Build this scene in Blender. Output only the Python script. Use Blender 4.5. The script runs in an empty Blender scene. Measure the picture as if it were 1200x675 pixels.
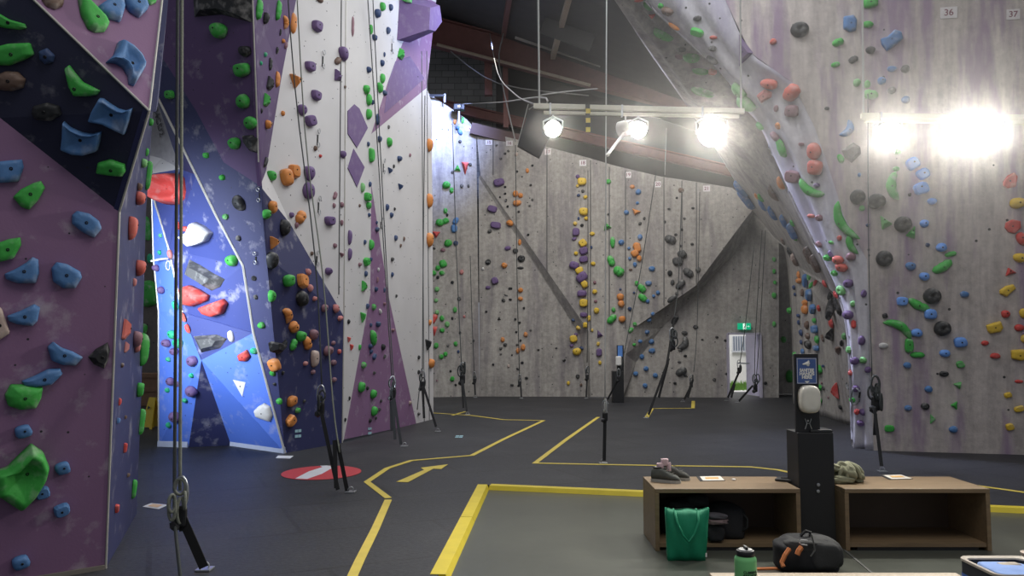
import bpy, bmesh, math, random
from mathutils import Vector, Matrix
from mathutils.bvhtree import BVHTree
PI = math.pi
sc = bpy.context.scene
COL = sc.collection
# ------------------------------------------------------------------ camera
F = 936.0; CAMZ = 1.65; PITCH = math.atan(63.5 / F)
cam = bpy.data.cameras.new('camera'); camo = bpy.data.objects.new('camera', cam); COL.objects.link(camo)
cam.sensor_width = 36.0; cam.lens = F / 1200.0 * 36.0; cam.clip_end = 200; cam.clip_start = 0.05
camo.location = (0, 0, CAMZ); camo.rotation_euler = (PI / 2 + PITCH, 0, 0)
sc.camera = camo
CO = Vector((0, 0, CAMZ))
FWD = Vector((0, math.cos(PITCH), math.sin(PITCH))); RIGHT = Vector((1, 0, 0)); UP = RIGHT.cross(FWD)

def ray(px, py):
    return (FWD * F + RIGHT * (px - 600.0) + UP * (337.5 - py)).normalized()
def at(px, py, Y):
    d = ray(px, py); return CO + d * (Y / d.y)
def gnd(px, py, z=0.0):
    d = ray(px, py); return CO + d * ((z - CAMZ) / d.z)
def P(p):                       # (px, py, depth or None for the floor)
    if len(p) == 2 or p[2] is None: return gnd(p[0], p[1])
    return at(*p)

# ------------------------------------------------------------------ materials
def newmat(name):
    m = bpy.data.materials.new(name); m.use_nodes = True
    nt = m.node_tree; b = nt.nodes['Principled BSDF']
    return m, nt, b
def node(nt, t, **kw):
    n = nt.nodes.new(t)
    for k, v in kw.items():
        if k.startswith('i_'): n.inputs[k[2:].replace('_', ' ')].default_value = v
        else: setattr(n, k, v)
    return n
def ramp(nt, fac, p0, p1, c0=(0, 0, 0, 1), c1=(1, 1, 1, 1)):
    r = nt.nodes.new('ShaderNodeValToRGB'); e = r.color_ramp.elements
    e[0].position = p0; e[1].position = p1; e[0].color = c0; e[1].color = c1
    nt.links.new(fac, r.inputs['Fac']); return r
def mix(nt, fac, a, b, blend='MIX'):
    n = nt.nodes.new('ShaderNodeMix'); n.data_type = 'RGBA'; n.blend_type = blend
    for s, v in ((n.inputs[0], fac), (n.inputs[6], a), (n.inputs[7], b)):
        if hasattr(v, 'links') or hasattr(v, 'is_linked'): nt.links.new(v, s)
        elif isinstance(v, (int, float)): s.default_value = v
        else: s.default_value = (*v[:3], 1)
    return n.outputs[2]
def coords(nt, scale=(1, 1, 1), rot=(0, 0, 0)):
    tc = node(nt, 'ShaderNodeTexCoord'); mp = node(nt, 'ShaderNodeMapping')
    mp.inputs['Scale'].default_value = scale; mp.inputs['Rotation'].default_value = rot
    nt.links.new(tc.outputs['Object'], mp.inputs['Vector']); return mp.outputs['Vector']
def noise(nt, vec, scale, detail=4.0, rough=0.55):
    n = node(nt, 'ShaderNodeTexNoise'); n.inputs['Scale'].default_value = scale
    n.inputs['Detail'].default_value = detail; n.inputs['Roughness'].default_value = rough
    nt.links.new(vec, n.inputs['Vector']); return n.outputs['Fac']
def dots(nt, vec, scale, r):
    v = node(nt, 'ShaderNodeTexVoronoi'); v.inputs['Scale'].default_value = scale
    nt.links.new(vec, v.inputs['Vector'])
    return ramp(nt, v.outputs['Distance'], r, r * 1.25, (1, 1, 1, 1), (0, 0, 0, 1)).outputs['Color']

def simple(name, col, rough=0.6, metal=0.0, var=0.12, nscale=12.0, bump=0.0):
    m, nt, b = newmat(name); v = coords(nt)
    n = noise(nt, v, nscale)
    c = mix(nt, n, [x * (1 - var) for x in col], [min(1, x * (1 + var)) for x in col])
    nt.links.new(c, b.inputs['Base Color']); b.inputs['Roughness'].default_value = rough; b.inputs['Metallic'].default_value = metal
    if bump:
        bp = node(nt, 'ShaderNodeBump'); bp.inputs['Strength'].default_value = bump
        nt.links.new(n, bp.inputs['Height']); nt.links.new(bp.outputs['Normal'], b.inputs['Normal'])
    return m
def plastic(name, col, chalk=0.35):
    m, nt, b = newmat(name); v = coords(nt)
    big = noise(nt, v, 7.0, 3); fine = noise(nt, v, 55.0, 4)
    c = mix(nt, fine, [x * 0.85 for x in col], [min(1, x * 1.12) for x in col])
    k = ramp(nt, big, 0.5, 0.78).outputs['Color']
    kk = node(nt, 'ShaderNodeMath', operation='MULTIPLY'); nt.links.new(k, kk.inputs[0]); kk.inputs[1].default_value = chalk
    c = mix(nt, kk.outputs[0], c, (0.55, 0.53, 0.5))
    nt.links.new(c, b.inputs['Base Color']); b.inputs['Roughness'].default_value = 0.62
    bp = node(nt, 'ShaderNodeBump'); bp.inputs['Strength'].default_value = 0.15; bp.inputs['Distance'].default_value = 0.01
    nt.links.new(fine, bp.inputs['Height']); nt.links.new(bp.outputs['Normal'], b.inputs['Normal'])
    return m
def painted(name, col, chalk=0.25, dotscale=7.5, dotr=0.055, rough=0.6, smear=1.25):
    m, nt, b = newmat(name); v = coords(nt)
    n1 = noise(nt, v, 1.3, 3); n2 = noise(nt, v, smear * 3.2, 5, 0.6); n3 = noise(nt, v, 60.0, 2)
    c = mix(nt, n1, [x * 0.88 for x in col], [min(1, x * 1.1) for x in col])
    k = ramp(nt, n2, 0.57, 0.72).outputs['Color']
    kk = node(nt, 'ShaderNodeMath', operation='MULTIPLY'); nt.links.new(k, kk.inputs[0]); kk.inputs[1].default_value = chalk
    c = mix(nt, kk.outputs[0], c, (0.6, 0.58, 0.6))
    c = mix(nt, dots(nt, v, dotscale, dotr), c, (0.02, 0.02, 0.025))
    nt.links.new(c, b.inputs['Base Color']); b.inputs['Roughness'].default_value = rough
    bp = node(nt, 'ShaderNodeBump'); bp.inputs['Strength'].default_value = 0.08; bp.inputs['Distance'].default_value = 0.01
    nt.links.new(n3, bp.inputs['Height']); nt.links.new(bp.outputs['Normal'], b.inputs['Normal'])
    return m
def concrete(name, light, dark, stain=None, stain_amt=0.5, streak=1.0, dotscale=4.0, dotr=0.07, bump=0.25, rot=(0, 0, 0)):
    m, nt, b = newmat(name)
    v = coords(nt); vs = coords(nt, (1.6, 1.6, 0.10), rot); vf = coords(nt, (6.0, 6.0, 0.45), rot)
    n1 = noise(nt, v, 0.8, 6, 0.65); n2 = noise(nt, vs, 1.6, 5, 0.6); n3 = noise(nt, v, 9.0, 6, 0.7); n4 = noise(nt, vf, 1.4, 4, 0.6)
    c = mix(nt, ramp(nt, n1, 0.36, 0.62).outputs['Color'], dark, light)
    c2 = mix(nt, ramp(nt, n2, 0.36, 0.66).outputs['Color'], [x * 0.72 for x in dark], [min(1, x * 1.12) for x in light])
    c = mix(nt, 0.5 * streak, c, c2)
    c = mix(nt, 0.5, c, mix(nt, ramp(nt, n3, 0.3, 0.7).outputs['Color'], [x * 0.8 for x in dark], [min(1, x * 1.1) for x in light]))
    c = mix(nt, 0.35 * streak, c, mix(nt, ramp(nt, n4, 0.35, 0.65).outputs['Color'], dark, light))
    if stain:
        vz = coords(nt, (1.1, 1.1, 0.16), rot); n5 = noise(nt, vz, 1.9, 4, 0.6)
        r = ramp(nt, n5, 0.51, 0.64).outputs['Color']
        kk = node(nt, 'ShaderNodeMath', operation='MULTIPLY'); nt.links.new(r, kk.inputs[0]); kk.inputs[1].default_value = stain_amt
        c = mix(nt, kk.outputs[0], c, stain)
    c = mix(nt, dots(nt, v, dotscale, dotr), c, (0.05, 0.05, 0.05))
    nt.links.new(c, b.inputs['Base Color']); b.inputs['Roughness'].default_value = 0.85
    bp = node(nt, 'ShaderNodeBump'); bp.inputs['Strength'].default_value = bump; bp.inputs['Distance'].default_value = 0.04
    nt.links.new(n3, bp.inputs['Height']); nt.links.new(bp.outputs['Normal'], b.inputs['Normal'])
    return m
def emit(name, col, s):
    m, nt, b = newmat(name)
    b.inputs['Base Color'].default_value = (*col, 1); b.inputs['Emission Color'].default_value = (*col, 1); b.inputs['Emission Strength'].default_value = s
    return m

# ------------------------------------------------------------------ objects
def link(o, parent=None):
    COL.objects.link(o)
    if parent is not None: o.parent = parent
    return o
def tag(o, label=None, cat=None, group=None, kind=None):
    if label: o['label'] = label
    if cat: o['category'] = cat
    if group: o['group'] = group
    if kind: o['kind'] = kind
    return o
def thing(name, label, cat, loc=(0, 0, 0), rz=0.0, group=None):
    o = bpy.data.objects.new(name, None); link(o); o.location = loc; o.rotation_euler = (0, 0, rz)
    o.empty_display_size = 0.1
    return tag(o, label, cat, group)
def meshobj(name, verts, faces, mat, parent=None, smooth=False):
    me = bpy.data.meshes.new(name); me.from_pydata([tuple(v) for v in verts], [], faces); me.update()
    if mat is not None:
        for mm in (mat if isinstance(mat, (list, tuple)) else [mat]): me.materials.append(mm)
    if smooth:
        for p in me.polygons: p.use_smooth = True
    return link(bpy.data.objects.new(name, me), parent)
class MB:
    """collects shapes into one mesh"""
    def __init__(s): s.bm = bmesh.new()
    def box(s, c, d, rot=None, bev=0.0):
        r = bmesh.ops.create_cube(s.bm, size=1.0)['verts']
        M = Matrix.Translation(c) @ (rot.to_4x4() if rot is not None else Matrix()) @ Matrix.Diagonal((*d, 1))
        bmesh.ops.transform(s.bm, matrix=M, verts=r)
        if bev:
            es = list({e for v in r for e in v.link_edges})
            bmesh.ops.bevel(s.bm, geom=es, offset=bev, segments=2, affect='EDGES', profile=0.5)
        return s
    def bar(s, a, b, w, h=None, bev=0.0, upv=None):
        a = Vector(a); b = Vector(b); d = b - a; h = h or w
        z = d.normalized(); u = Vector(upv) if upv is not None else (Vector((0, 0, 1)) if abs(z.z) < 0.95 else Vector((0, 1, 0)))
        x = u.cross(z).normalized(); y = z.cross(x)
        R = Matrix((x, y, z)).transposed()
        return s.box((a + b) / 2, (w, h, d.length), R, bev)
    def tube(s, pts, r, n=8, cap=True):
        pts = [Vector(p) for p in pts]; rr = r if isinstance(r, (list, tuple)) else [r] * len(pts)
        rings = []; ref = None
        for i, p in enumerate(pts):
            t = (pts[min(i + 1, len(pts) - 1)] - pts[max(i - 1, 0)]).normalized()
            if ref is None: ref = Vector((0, 0, 1)) if abs(t.z) < 0.9 else Vector((1, 0, 0))
            x = (ref - t * ref.dot(t)); x = x.normalized() if x.length > 1e-6 else t.orthogonal().normalized()
            ref = x; y = t.cross(x)
            rings.append([s.bm.verts.new(p + (x * math.cos(2 * PI * k / n) + y * math.sin(2 * PI * k / n)) * rr[i]) for k in range(n)])
        for a, b in zip(rings, rings[1:]):
            for k in range(n): s.bm.faces.new((a[k], a[(k + 1) % n], b[(k + 1) % n], b[k]))
        if cap:
            s.bm.faces.new(rings[0][::-1]); s.bm.faces.new(rings[-1])
        return s
    def lathe(s, prof, n=24, M=None):
        M = M or Matrix(); rings = []
        for r, z in prof:
            rings.append([s.bm.verts.new(M @ Vector((r * math.cos(2 * PI * k / n), r * math.sin(2 * PI * k / n), z))) for k in range(n)])
        for a, b in zip(rings, rings[1:]):
            for k in range(n): s.bm.faces.new((a[k], a[(k + 1) % n], b[(k + 1) % n], b[k]))
        s.bm.faces.new(rings[0][::-1]); s.bm.faces.new(rings[-1]); return s
    def prism(s, poly, z0, z1, M=None):
        M = M or Matrix()
        a = [s.bm.verts.new(M @ Vector((x, y, z0))) for x, y in poly]; b = [s.bm.verts.new(M @ Vector((x, y, z1))) for x, y in poly]
        n = len(poly)
        s.bm.faces.new(a[::-1]); s.bm.faces.new(b)
        for k in range(n): s.bm.faces.new((a[k], a[(k + 1) % n], b[(k + 1) % n], b[k]))
        return s
    def ball(s, c, r, sub=2, sq=(1, 1, 1)):
        v = bmesh.ops.create_icosphere(s.bm, subdivisions=sub, radius=1.0)['verts']
        bmesh.ops.transform(s.bm, matrix=Matrix.Translation(c) @ Matrix.Diagonal((r * sq[0], r * sq[1], r * sq[2], 1)), verts=v); return s
    def build(s, name, mat, parent=None, smooth=False):
        bmesh.ops.recalc_face_normals(s.bm, faces=s.bm.faces[:])
        me = bpy.data.meshes.new(name); s.bm.to_mesh(me); s.bm.free()
        for mm in (mat if isinstance(mat, (list, tuple)) else [mat]): me.materials.append(mm)
        if smooth:
            for p in me.polygons: p.use_smooth = True
        return link(bpy.data.objects.new(name, me), parent)
FONT = {}
def text_obj(name, body, size, M, mat, parent=None, depth=0.002, align='CENTER', bold=0.0, xs=1.0):
    cu = bpy.data.curves.new(name, 'FONT'); cu.body = body; cu.size = size; cu.align_x = align; cu.align_y = 'CENTER'
    cu.extrude = depth; cu.offset = bold; cu.materials.append(mat)
    o = bpy.data.objects.new(name + '_tmp', cu); COL.objects.link(o)
    dg = bpy.context.evaluated_depsgraph_get(); me = bpy.data.meshes.new_from_object(o.evaluated_get(dg))
    bpy.data.objects.remove(o); me.transform(Matrix.Diagonal((xs, 1, 1, 1))); me.transform(M); me.name = name
    if not me.materials: me.materials.append(mat)
    return link(bpy.data.objects.new(name, me), parent)

# ------------------------------------------------------------------ palette
HC = {  # hold colours
 'g': ('green', (0.05, 0.40, 0.06)), 'b': ('blue', (0.085, 0.21, 0.45)), 'p': ('purple', (0.15, 0.09, 0.22)), 'o': ('orange', (0.68, 0.25, 0.06)),
 'k': ('black', (0.018, 0.019, 0.021)), 'r': ('red', (0.62, 0.07, 0.06)), 'y': ('yellow', (0.75, 0.50, 0.05)), 'w': ('white', (0.68, 0.67, 0.65)),
 'n': ('brown', (0.16, 0.10, 0.075)), 'd': ('dark blue', (0.035, 0.065, 0.16)), 'm': ('mauve', (0.27, 0.14, 0.17)), 'G': ('grey', (0.07, 0.07, 0.07)),
 'l': ('pale green', (0.20, 0.50, 0.18)), 'c': ('bright blue', (0.16, 0.36, 0.85)), 't': ('teal green', (0.02, 0.42, 0.20)), 'q': ('pink', (0.55, 0.20, 0.19)),
 'e': ('beige', (0.55, 0.42, 0.36)), 'u': ('pinkish red', (0.62, 0.13, 0.10)),
}
HM = {k: plastic('hold_' + v[0].replace(' ', '_'), v[1], 0.55 if k in 'kbgGn' else 0.15 if k in 'pdm' else 0.4) for k, v in HC.items()}
M_bolt = simple('bolt_steel', (0.02, 0.02, 0.022), 0.4, 0.6)
M_purple = painted('paint_purple', (0.235, 0.125, 0.235), 0.4)
M_purple_dark = painted('paint_deep_purple', (0.095, 0.05, 0.145), 0.2)
M_navy = painted('paint_navy', (0.028, 0.032, 0.105), 0.32)
M_navy_tower = painted('paint_midnight', (0.019, 0.02, 0.052), 0.25)
M_blue = painted('paint_blue', (0.03, 0.047, 0.20), 0.4)
M_bright = painted('paint_bright_blue', (0.09, 0.19, 0.68), 0.3)
M_white = painted('paint_white', (0.60, 0.58, 0.57), 0.25, 7.0, 0.07)
M_conc = concrete('textured_concrete', (0.50, 0.465, 0.42), (0.18, 0.165, 0.155), (0.15, 0.13, 0.15), 0.5, 0.6)
M_conc_right = concrete('streaked_concrete', (0.66, 0.59, 0.545), (0.31, 0.272, 0.26), (0.27, 0.18, 0.29), 0.8, 1.1, 3.3, 0.06)
M_conc_prow = concrete('daylit_concrete', (0.68, 0.66, 0.70), (0.40, 0.38, 0.42), (0.34, 0.31, 0.43), 0.6)  # bluish daylight on the prow put into its concrete colour
M_trim = simple('trim_metal', (0.55, 0.53, 0.48), 0.4, 0.3)
M_black = simple('black_powdercoat', (0.012, 0.012, 0.013), 0.45)
M_blackfab = simple('black_fabric', (0.014, 0.014, 0.016), 0.9, 0, 0.3, 40, 0.2)
M_whitep = simple('white_plastic', (0.72, 0.70, 0.66), 0.35, 0, 0.04)
M_steel = simple('steel', (0.42, 0.43, 0.44), 0.35, 0.9)
# ------------------------------------------------------------------ shell
def plane3(a, b, c):
    n = (b - a).cross(c - a).normalized()
    if n.dot(CO - a) < 0: n = -n
    return (a, n)
def onp(pl, px, py):
    d = ray(px, py); return CO + d * ((pl[0] - CO).dot(pl[1]) / d.dot(pl[1]))
SURF = []       # (panel key, verts, tris) for placing what is bolted to the walls
def panel(name, key, pts, mat, label, thick=0.04, cat='wall'):
    bm = bmesh.new(); f = bm.faces.new([bm.verts.new(p) for p in pts]); f.normal_update()
    c = sum(pts, Vector()) / len(pts)
    if f.normal.dot(CO - c) < 0: bmesh.ops.reverse_faces(bm, faces=[f])
    bmesh.ops.triangulate(bm, faces=bm.faces[:])
    bm.verts.index_update()
    SURF.append((key, [v.co.copy() for v in bm.verts], [tuple(v.index for v in q.verts) for q in bm.faces]))
    me = bpy.data.meshes.new(name); bm.to_mesh(me); bm.free(); me.materials.append(mat)
    o = link(bpy.data.objects.new(name, me)); tag(o, label, cat, kind='structure')
    if thick:
        m = o.modifiers.new('thickness', 'SOLIDIFY'); m.thickness = thick; m.offset = -1
    return o
def catmull(P0, P1, P2, P3, t):
    return 0.5 * ((2 * P1) + (P2 - P0) * t + (2 * P0 - 5 * P1 + 4 * P2 - P3) * t * t + (3 * P1 - P0 - 3 * P2 + P3) * t ** 3)
def dense(c, k):
    out = []
    for i in range(len(c) - 1):
        a, b, d, e = c[max(i - 1, 0)], c[i], c[i + 1], c[min(i + 2, len(c) - 1)]
        for j in range(k): out.append(catmull(a, b, d, e, j / k))
    out.append(c[-1]); return out
def loft(name, key, A, B, mat, label, k=6, nu=12, wob=0.0, bulge=0.0):
    A = dense(A, k); B = dense(B, k); V = []; T = []
    rng = random.Random(5)
    ph = [rng.random() * 6 for _ in range(6)]
    for i, (a, b) in enumerate(zip(A, B)):
        for j in range(nu + 1):
            u = j / nu; p = a.lerp(b, u)
            n = (b - a).cross(A[min(i + 1, len(A) - 1)] - A[max(i - 1, 0)]); n.normalize()
            if n.dot(CO - p) < 0: n = -n
            env = math.sin(PI * u)
            p = p + n * (env * (bulge + wob * (math.sin(u * 11 + i * 0.13 + ph[0]) + 0.6 * math.sin(u * 19 - i * 0.21 + ph[1]) + 0.5 * math.sin(i * 0.33 + u * 5 + ph[2]))))
            V.append(p)
    n1 = nu + 1
    for i in range(len(A) - 1):
        for j in range(nu):
            q = (i * n1 + j, i * n1 + j + 1, (i + 1) * n1 + j + 1, (i + 1) * n1 + j)
            nn = (V[q[1]] - V[q[0]]).cross(V[q[2]] - V[q[0]])
            if nn.dot(CO - V[q[0]]) < 0: q = q[::-1]
            T.append(q)
    SURF.append((key, V, [t for q in T for t in ((q[0], q[1], q[2]), (q[0], q[2], q[3]))]))
    o = meshobj(name, V, T, mat, smooth=True); tag(o, label, 'wall', kind='structure')
    m = o.modifiers.new('thickness', 'SOLIDIFY'); m.thickness = 0.03; m.offset = -1
    return o
def trim(name, pts, r, mat, label):
    o = MB().tube(pts, r, 6).build(name, mat); tag(o, label, 'trim', kind='structure'); return o

# --- front tower at the left
tA, tAx = gnd(124, 666), gnd(-260, 731)
tB, tB0, tBx = at(140, 248, 5.5), at(0, 138, 5.05), at(-260, -70, 4.45)
tC, tC0, tCx = at(175, 130, 5.2), at(40, 0, 4.85), at(-260, -289, 4.2)
tD, tDx = at(190, 0, 5.6), at(224, -289, 6.3)
panel('wall_tower_lower', 'tower_low', [tA, tAx, tBx, tB0, tB], M_purple, 'lower purple face of the near climbing tower')
panel('wall_tower_band', 'tower_band', [tB, tB0, tBx, tCx, tC0, tC], M_navy_tower, 'dark navy diagonal band across the near climbing tower')
panel('wall_tower_upper', 'tower_up', [tC, tC0, tCx, tDx, tD], M_purple, 'upper mauve face of the near climbing tower')
sE = [gnd(160, 602), at(166, 450, 7.5), at(171, 250, 7.4), at(180, 120, 7.2), at(184, 60, 7.2), at(195, -250, 7.1)]
panel('wall_tower_side', 'tower_side', [tA, sE[0], sE[1], sE[2], sE[3], tC, tB], M_navy, 'narrow navy return side of the near climbing tower')
panel('wall_tower_side_top', 'tower_side', [tC, sE[3], sE[4], sE[5], tDx, tD], M_navy, 'upper part of the navy return side of the near tower')
off = lambda p: p + (CO - p).normalized() * 0.004
for nm, pts, lb in (('trim_1', [tCx, tC0, tC], 'pale trim along the fold above the navy band'), ('trim_2', [tC, tD, tDx], 'pale trim down the outer edge of the upper mauve face'),
                    ('trim_3', [tC, tB, tA], 'thin trim down the corner of the near tower')):
    trim(nm, [off(p) for p in pts], 0.008, M_trim, lb)
bb = MB().bar(tA + Vector((0, -0.02, 0.015)), tAx + Vector((0, -0.02, 0.015)), 0.03, 0.03).build('baseboard_tower', simple('skirt', (0.17, 0.15, 0.13), 0.8)); tag(bb, 'dull strip along the foot of the near tower', 'baseboard', kind='structure')

# --- planes of the middle walls
g334, g401, g508 = gnd(334, 531), gnd(401, 519), gnd(508, 491)
PL4 = plane3(g334, g401, at(406, 0, 13.4))
PL5 = plane3(g401, g508, at(406, 0, 13.4))
AR0, AR1, AR2 = at(296, 0, 10.25), at(303, 190, 11.05), at(305, 218, 11.12)
PL3 = plane3(AR0, g334, at(230, 205, 11.3))
W3 = lambda *a: [onp(PL3, x, y) for x, y in a]
W4 = lambda *a: [onp(PL4, x, y) for x, y in a]
W5 = lambda *a: [onp(PL5, x, y) for x, y in a]
panel('wall_overhang_lower', 'over_low', W3((178, 100), (150, 10), (195, 75), (230, 130), (262, 190), (305, 218), (312, 300), (334, 531), (297, 390), (285, 312), (230, 205)), M_navy, 'navy lower half of the overhanging wall beside the blue buttress')
panel('wall_overhang_upper', 'over_up', W3((120, -100), (296, -100), (296, 0), (303, 190), (305, 218), (262, 190), (230, 130), (195, 75), (150, 10)), M_purple_dark, 'deep purple upper half of the overhanging wall')
panel('wall_prow_purple', 'prow_purple', [onp(PL3, 296, -100)] + W4((362, -100), (347, 0), (330, 90), (312, 200)) + W3((305, 218), (303, 190), (296, 0)), M_purple_dark, 'purple strip beside the overhang arete')
panel('wall_prow_white', 'prow_white', W4((362, -100), (408, -100), (406, 0), (403, 371), (340, 262)) + W3((305, 218)) + W4((312, 200), (330, 90), (347, 0)), M_white, 'white panel with purple holds beside the overhang')
panel('wall_prow_navy', 'prow_navy', W3((305, 218)) + W4((340, 262), (403, 371), (401, 519), (334, 531)) + W3((312, 300)), M_navy, 'navy foot of the wall below the white panel')
panel('wall_white_outer', 'white5', W5((408, -100), (520, -100), (511, 3), (495, -5), (470, 55), (455, 95), (435, 157), (500, 103), (506, 120), (508, 491), (488, 497), (455, 345), (435, 215), (434, 345), (403, 515), (401, 519), (403, 371), (406, 0)), M_white, 'pale wall with purple triangles between two corners')
panel('wall_purple_flash', 'flash', W5((511, 3), (500, 103), (435, 157), (455, 95), (470, 55), (495, -5)), M_purple, 'purple painted flash high on the pale wall')
panel('wall_purple_spire', 'spire', W5((435, 215), (455, 345), (488, 497), (403, 515), (434, 345)), M_purple, 'tall purple painted triangle at the foot of the pale wall')
M_groove = simple('groove', (0.12, 0.12, 0.12), 0.7)
for i, (x0, y0, x1, y1, pl) in enumerate(((400, 0, 397, 345, PL4), (494, 60, 497, 494, PL5), (500, 60, 503, 492, PL5))):
    trim('trim_%d' % (10 + i), [off(onp(pl, x0, y0)), off(onp(pl, x1, y1))], 0.012, M_groove, 'narrow vertical groove line in the white wall panel %d' % (i + 1))
trim('trim_4', [off(p) for p in (onp(PL4, 406, -90), onp(PL4, 403, 371), onp(PL4, 401, 519))], 0.012, M_trim, 'pale trim down the corner between the white walls')
trim('trim_5', [off(p) for p in W3((296, -90), (296, 0), (303, 190))], 0.012, M_trim, 'pale trim down the arete of the purple overhang')
# --- blue buttress
L1 = W3((178, 100), (230, 205), (252, 250), (285, 312), (297, 390)) + [g334]
bk = dict(a=at(178, 225, 12.15), b=at(198, 292, 12.0), c=at(214, 366, 12.0), d=at(236, 422, 12.0), e=gnd(221, 524), f=gnd(186, 523), g=gnd(271, 522))
panel('wall_buttress_side', 'butt_side', [bk['a'], bk['b'], bk['c'], bk['d'], bk['e'], bk['f'], at(186, 365, 12.4), at(180, 300, 12.3)], M_bright, 'bright blue side face of the buttress')
panel('wall_buttress_head', 'butt', [bk['a'], at(176, 204, 12.05), at(211, 198, 11.9), L1[1], L1[2], L1[3], L1[4], bk['c'], bk['b']], M_blue, 'blue upper face of the buttress under the red bowl hold')
panel('wall_buttress_wedge', 'butt', [bk['c'], L1[4], bk['d']], M_blue, 'sloping blue wedge face of the buttress')
panel('wall_buttress_foot', 'butt_foot', [L1[4], g334, bk['g'], bk['d']], M_bright, 'bright blue foot panel of the buttress')
panel('wall_buttress_triangle', 'butt', [bk['d'], bk['g'], bk['e']], M_navy, 'navy triangle at the foot of the buttress')
panel('wall_buttress_backing', 'butt', [L1[0], L1[1], at(211, 198, 11.9), at(182, 106, 12.2)], M_navy, 'navy return beside the grey panel')
panel('wall_grey_wedge', 'greyw', [at(168, 98, 12.3), at(182, 106, 12.2), at(211, 198, 11.9), at(190, 186, 12.2), at(168, 180, 12.3)], concrete('grey_panel', (0.36, 0.35, 0.36), (0.27, 0.26, 0.27), None, 0, .3), 'narrow grey wedge panel above the red bowl hold')
panel('wall_white_wedge', 'greyw', [at(168, 180, 12.3), at(190, 186, 12.2), at(211, 198, 11.9), at(176, 204, 12.05), at(168, 206, 12.3)], M_white, 'white sliver of wall above the red bowl hold')
trim('trim_6', [off(p) for p in L1], 0.02, M_trim, 'pale metal edge where the buttress meets the overhang')
trim('trim_7', [off(bk['a']), off(bk['b']), off(bk['c'])], 0.018, M_trim, 'pale metal edge on the buttress corner')
trim('trim_8', [off(bk['a']), off(at(180, 300, 12.3)), off(at(186, 365, 12.4)), off(bk['f'])], 0.016, M_trim, 'pale outer edge of the blue buttress')
trim('trim_9', [off(bk['d'] + Vector((0, 0, 0))), off(bk['c']), off(L1[4])], 0.008, M_blue, 'thin blue edge over the wedge volume')
M_skirt = simple('pale_blue_skirting', (0.42, 0.46, 0.58), 0.7)
for nm, a, b in (('baseboard_buttress_side', bk['f'], bk['e']), ('baseboard_buttress_foot', bk['g'], g334)):
    o = MB().bar(a + Vector((0, -.03, .045)), b + Vector((0, -.03, .045)), 0.03, 0.09).build(nm, M_skirt); tag(o, 'pale skirting strip at the foot of the blue buttress', 'baseboard', kind='structure')
# the grey-brown wall seen through the gap behind the near tower
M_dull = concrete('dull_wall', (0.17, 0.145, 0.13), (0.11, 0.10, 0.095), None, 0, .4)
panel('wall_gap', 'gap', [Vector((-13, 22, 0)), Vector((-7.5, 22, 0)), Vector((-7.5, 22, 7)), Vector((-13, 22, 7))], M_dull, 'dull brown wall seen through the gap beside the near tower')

# --- far corner and back wall
g480, g562, g905 = gnd(480, 466), gnd(562, 464.6), gnd(905, 466)
PL6 = plane3(g480, g562, g562 + Vector((0, 0, 5)))
PL7 = plane3(g562, g905, g905 + Vector((0, 0, 5)))
PLS = plane3(at(563, 205, PL7[0].y - 0.05), gnd(711, 465) + Vector((0, -0.38, 0)), at(880, 248, 23.2))
B6 = lambda *a: [onp(PL6, x, y) for x, y in a]
B7 = lambda *a: [onp(PL7, x, y) for x, y in a]
BS = lambda *a: [onp(PLS, x, y) for x, y in a]
panel('wall_far_corner', 'corner', B6((480, 466), (480, 95), (500, 108), (530, 128), (547, 140), (558, 152), (562, 464.6)), M_conc, 'concrete textured panel in the far corner')
panel('wall_back_lower', 'back_low', B7((562, 464.6), (689, 465), (679, 392), (561, 208)), M_conc, 'lower textured panel of the back wall below the slanting edge')
panel('wall_back_bulge', 'back', BS((563, 205), (558, 152), (600, 162), (641, 172), (690, 185), (720, 194), (775, 207), (816, 213), (858, 220), (885, 244), (880, 248), (850, 288), (815, 335), (742, 385), (733, 415), (730, 465), (692, 465), (690, 388)), M_conc, 'broad bulging panel of the back wall between two slanting edges')
panel('wall_back_right', 'back', B7((730, 465), (745, 425), (775, 385), (826, 334), (862, 296), (884, 248), (911, 240), (911, 466), (891, 466), (891, 391), (853, 391), (853, 466)), M_conc, 'back wall panel around the open exit door')
RY0 = PL7[0].y + .9
panel('wall_back_recess', 'recess', [at(905, 240, RY0), at(945, 240, RY0), at(945, 462, RY0), at(905, 462, RY0)], M_conc, 'shadowed recess beside the exit door wall')
panel('wall_back_recess_side', 'recess', [onp(PL7, 911, 240), at(905, 240, RY0), at(905, 462, RY0), onp(PL7, 911, 466)], M_conc, 'return side of the shadowed recess')
def strip(name, A, B, mat, label, key='under'):
    V = A + B; n = len(A); Fs = [(i, i + 1, n + i + 1, n + i) for i in range(n - 1)]
    SURF.append((key, V, [t for q in Fs for t in ((q[0], q[1], q[2]), (q[0], q[2], q[3]))]))
    o = meshobj(name, V, Fs, mat); tag(o, label, 'wall', kind='structure'); return o
strip('wall_back_underside', BS((730, 465), (733, 415), (742, 385), (815, 335), (850, 288), (880, 248)), B7((731, 465), (745, 425), (775, 385), (826, 334), (862, 296), (884, 248)), M_conc, 'shaded underside of the bulging back wall panel')
strip('wall_back_edge', BS((563, 205), (690, 388), (692, 465)), B7((561, 208), (679, 392), (689, 465)), M_conc, 'slanting edge of the bulging back wall panel')
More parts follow.
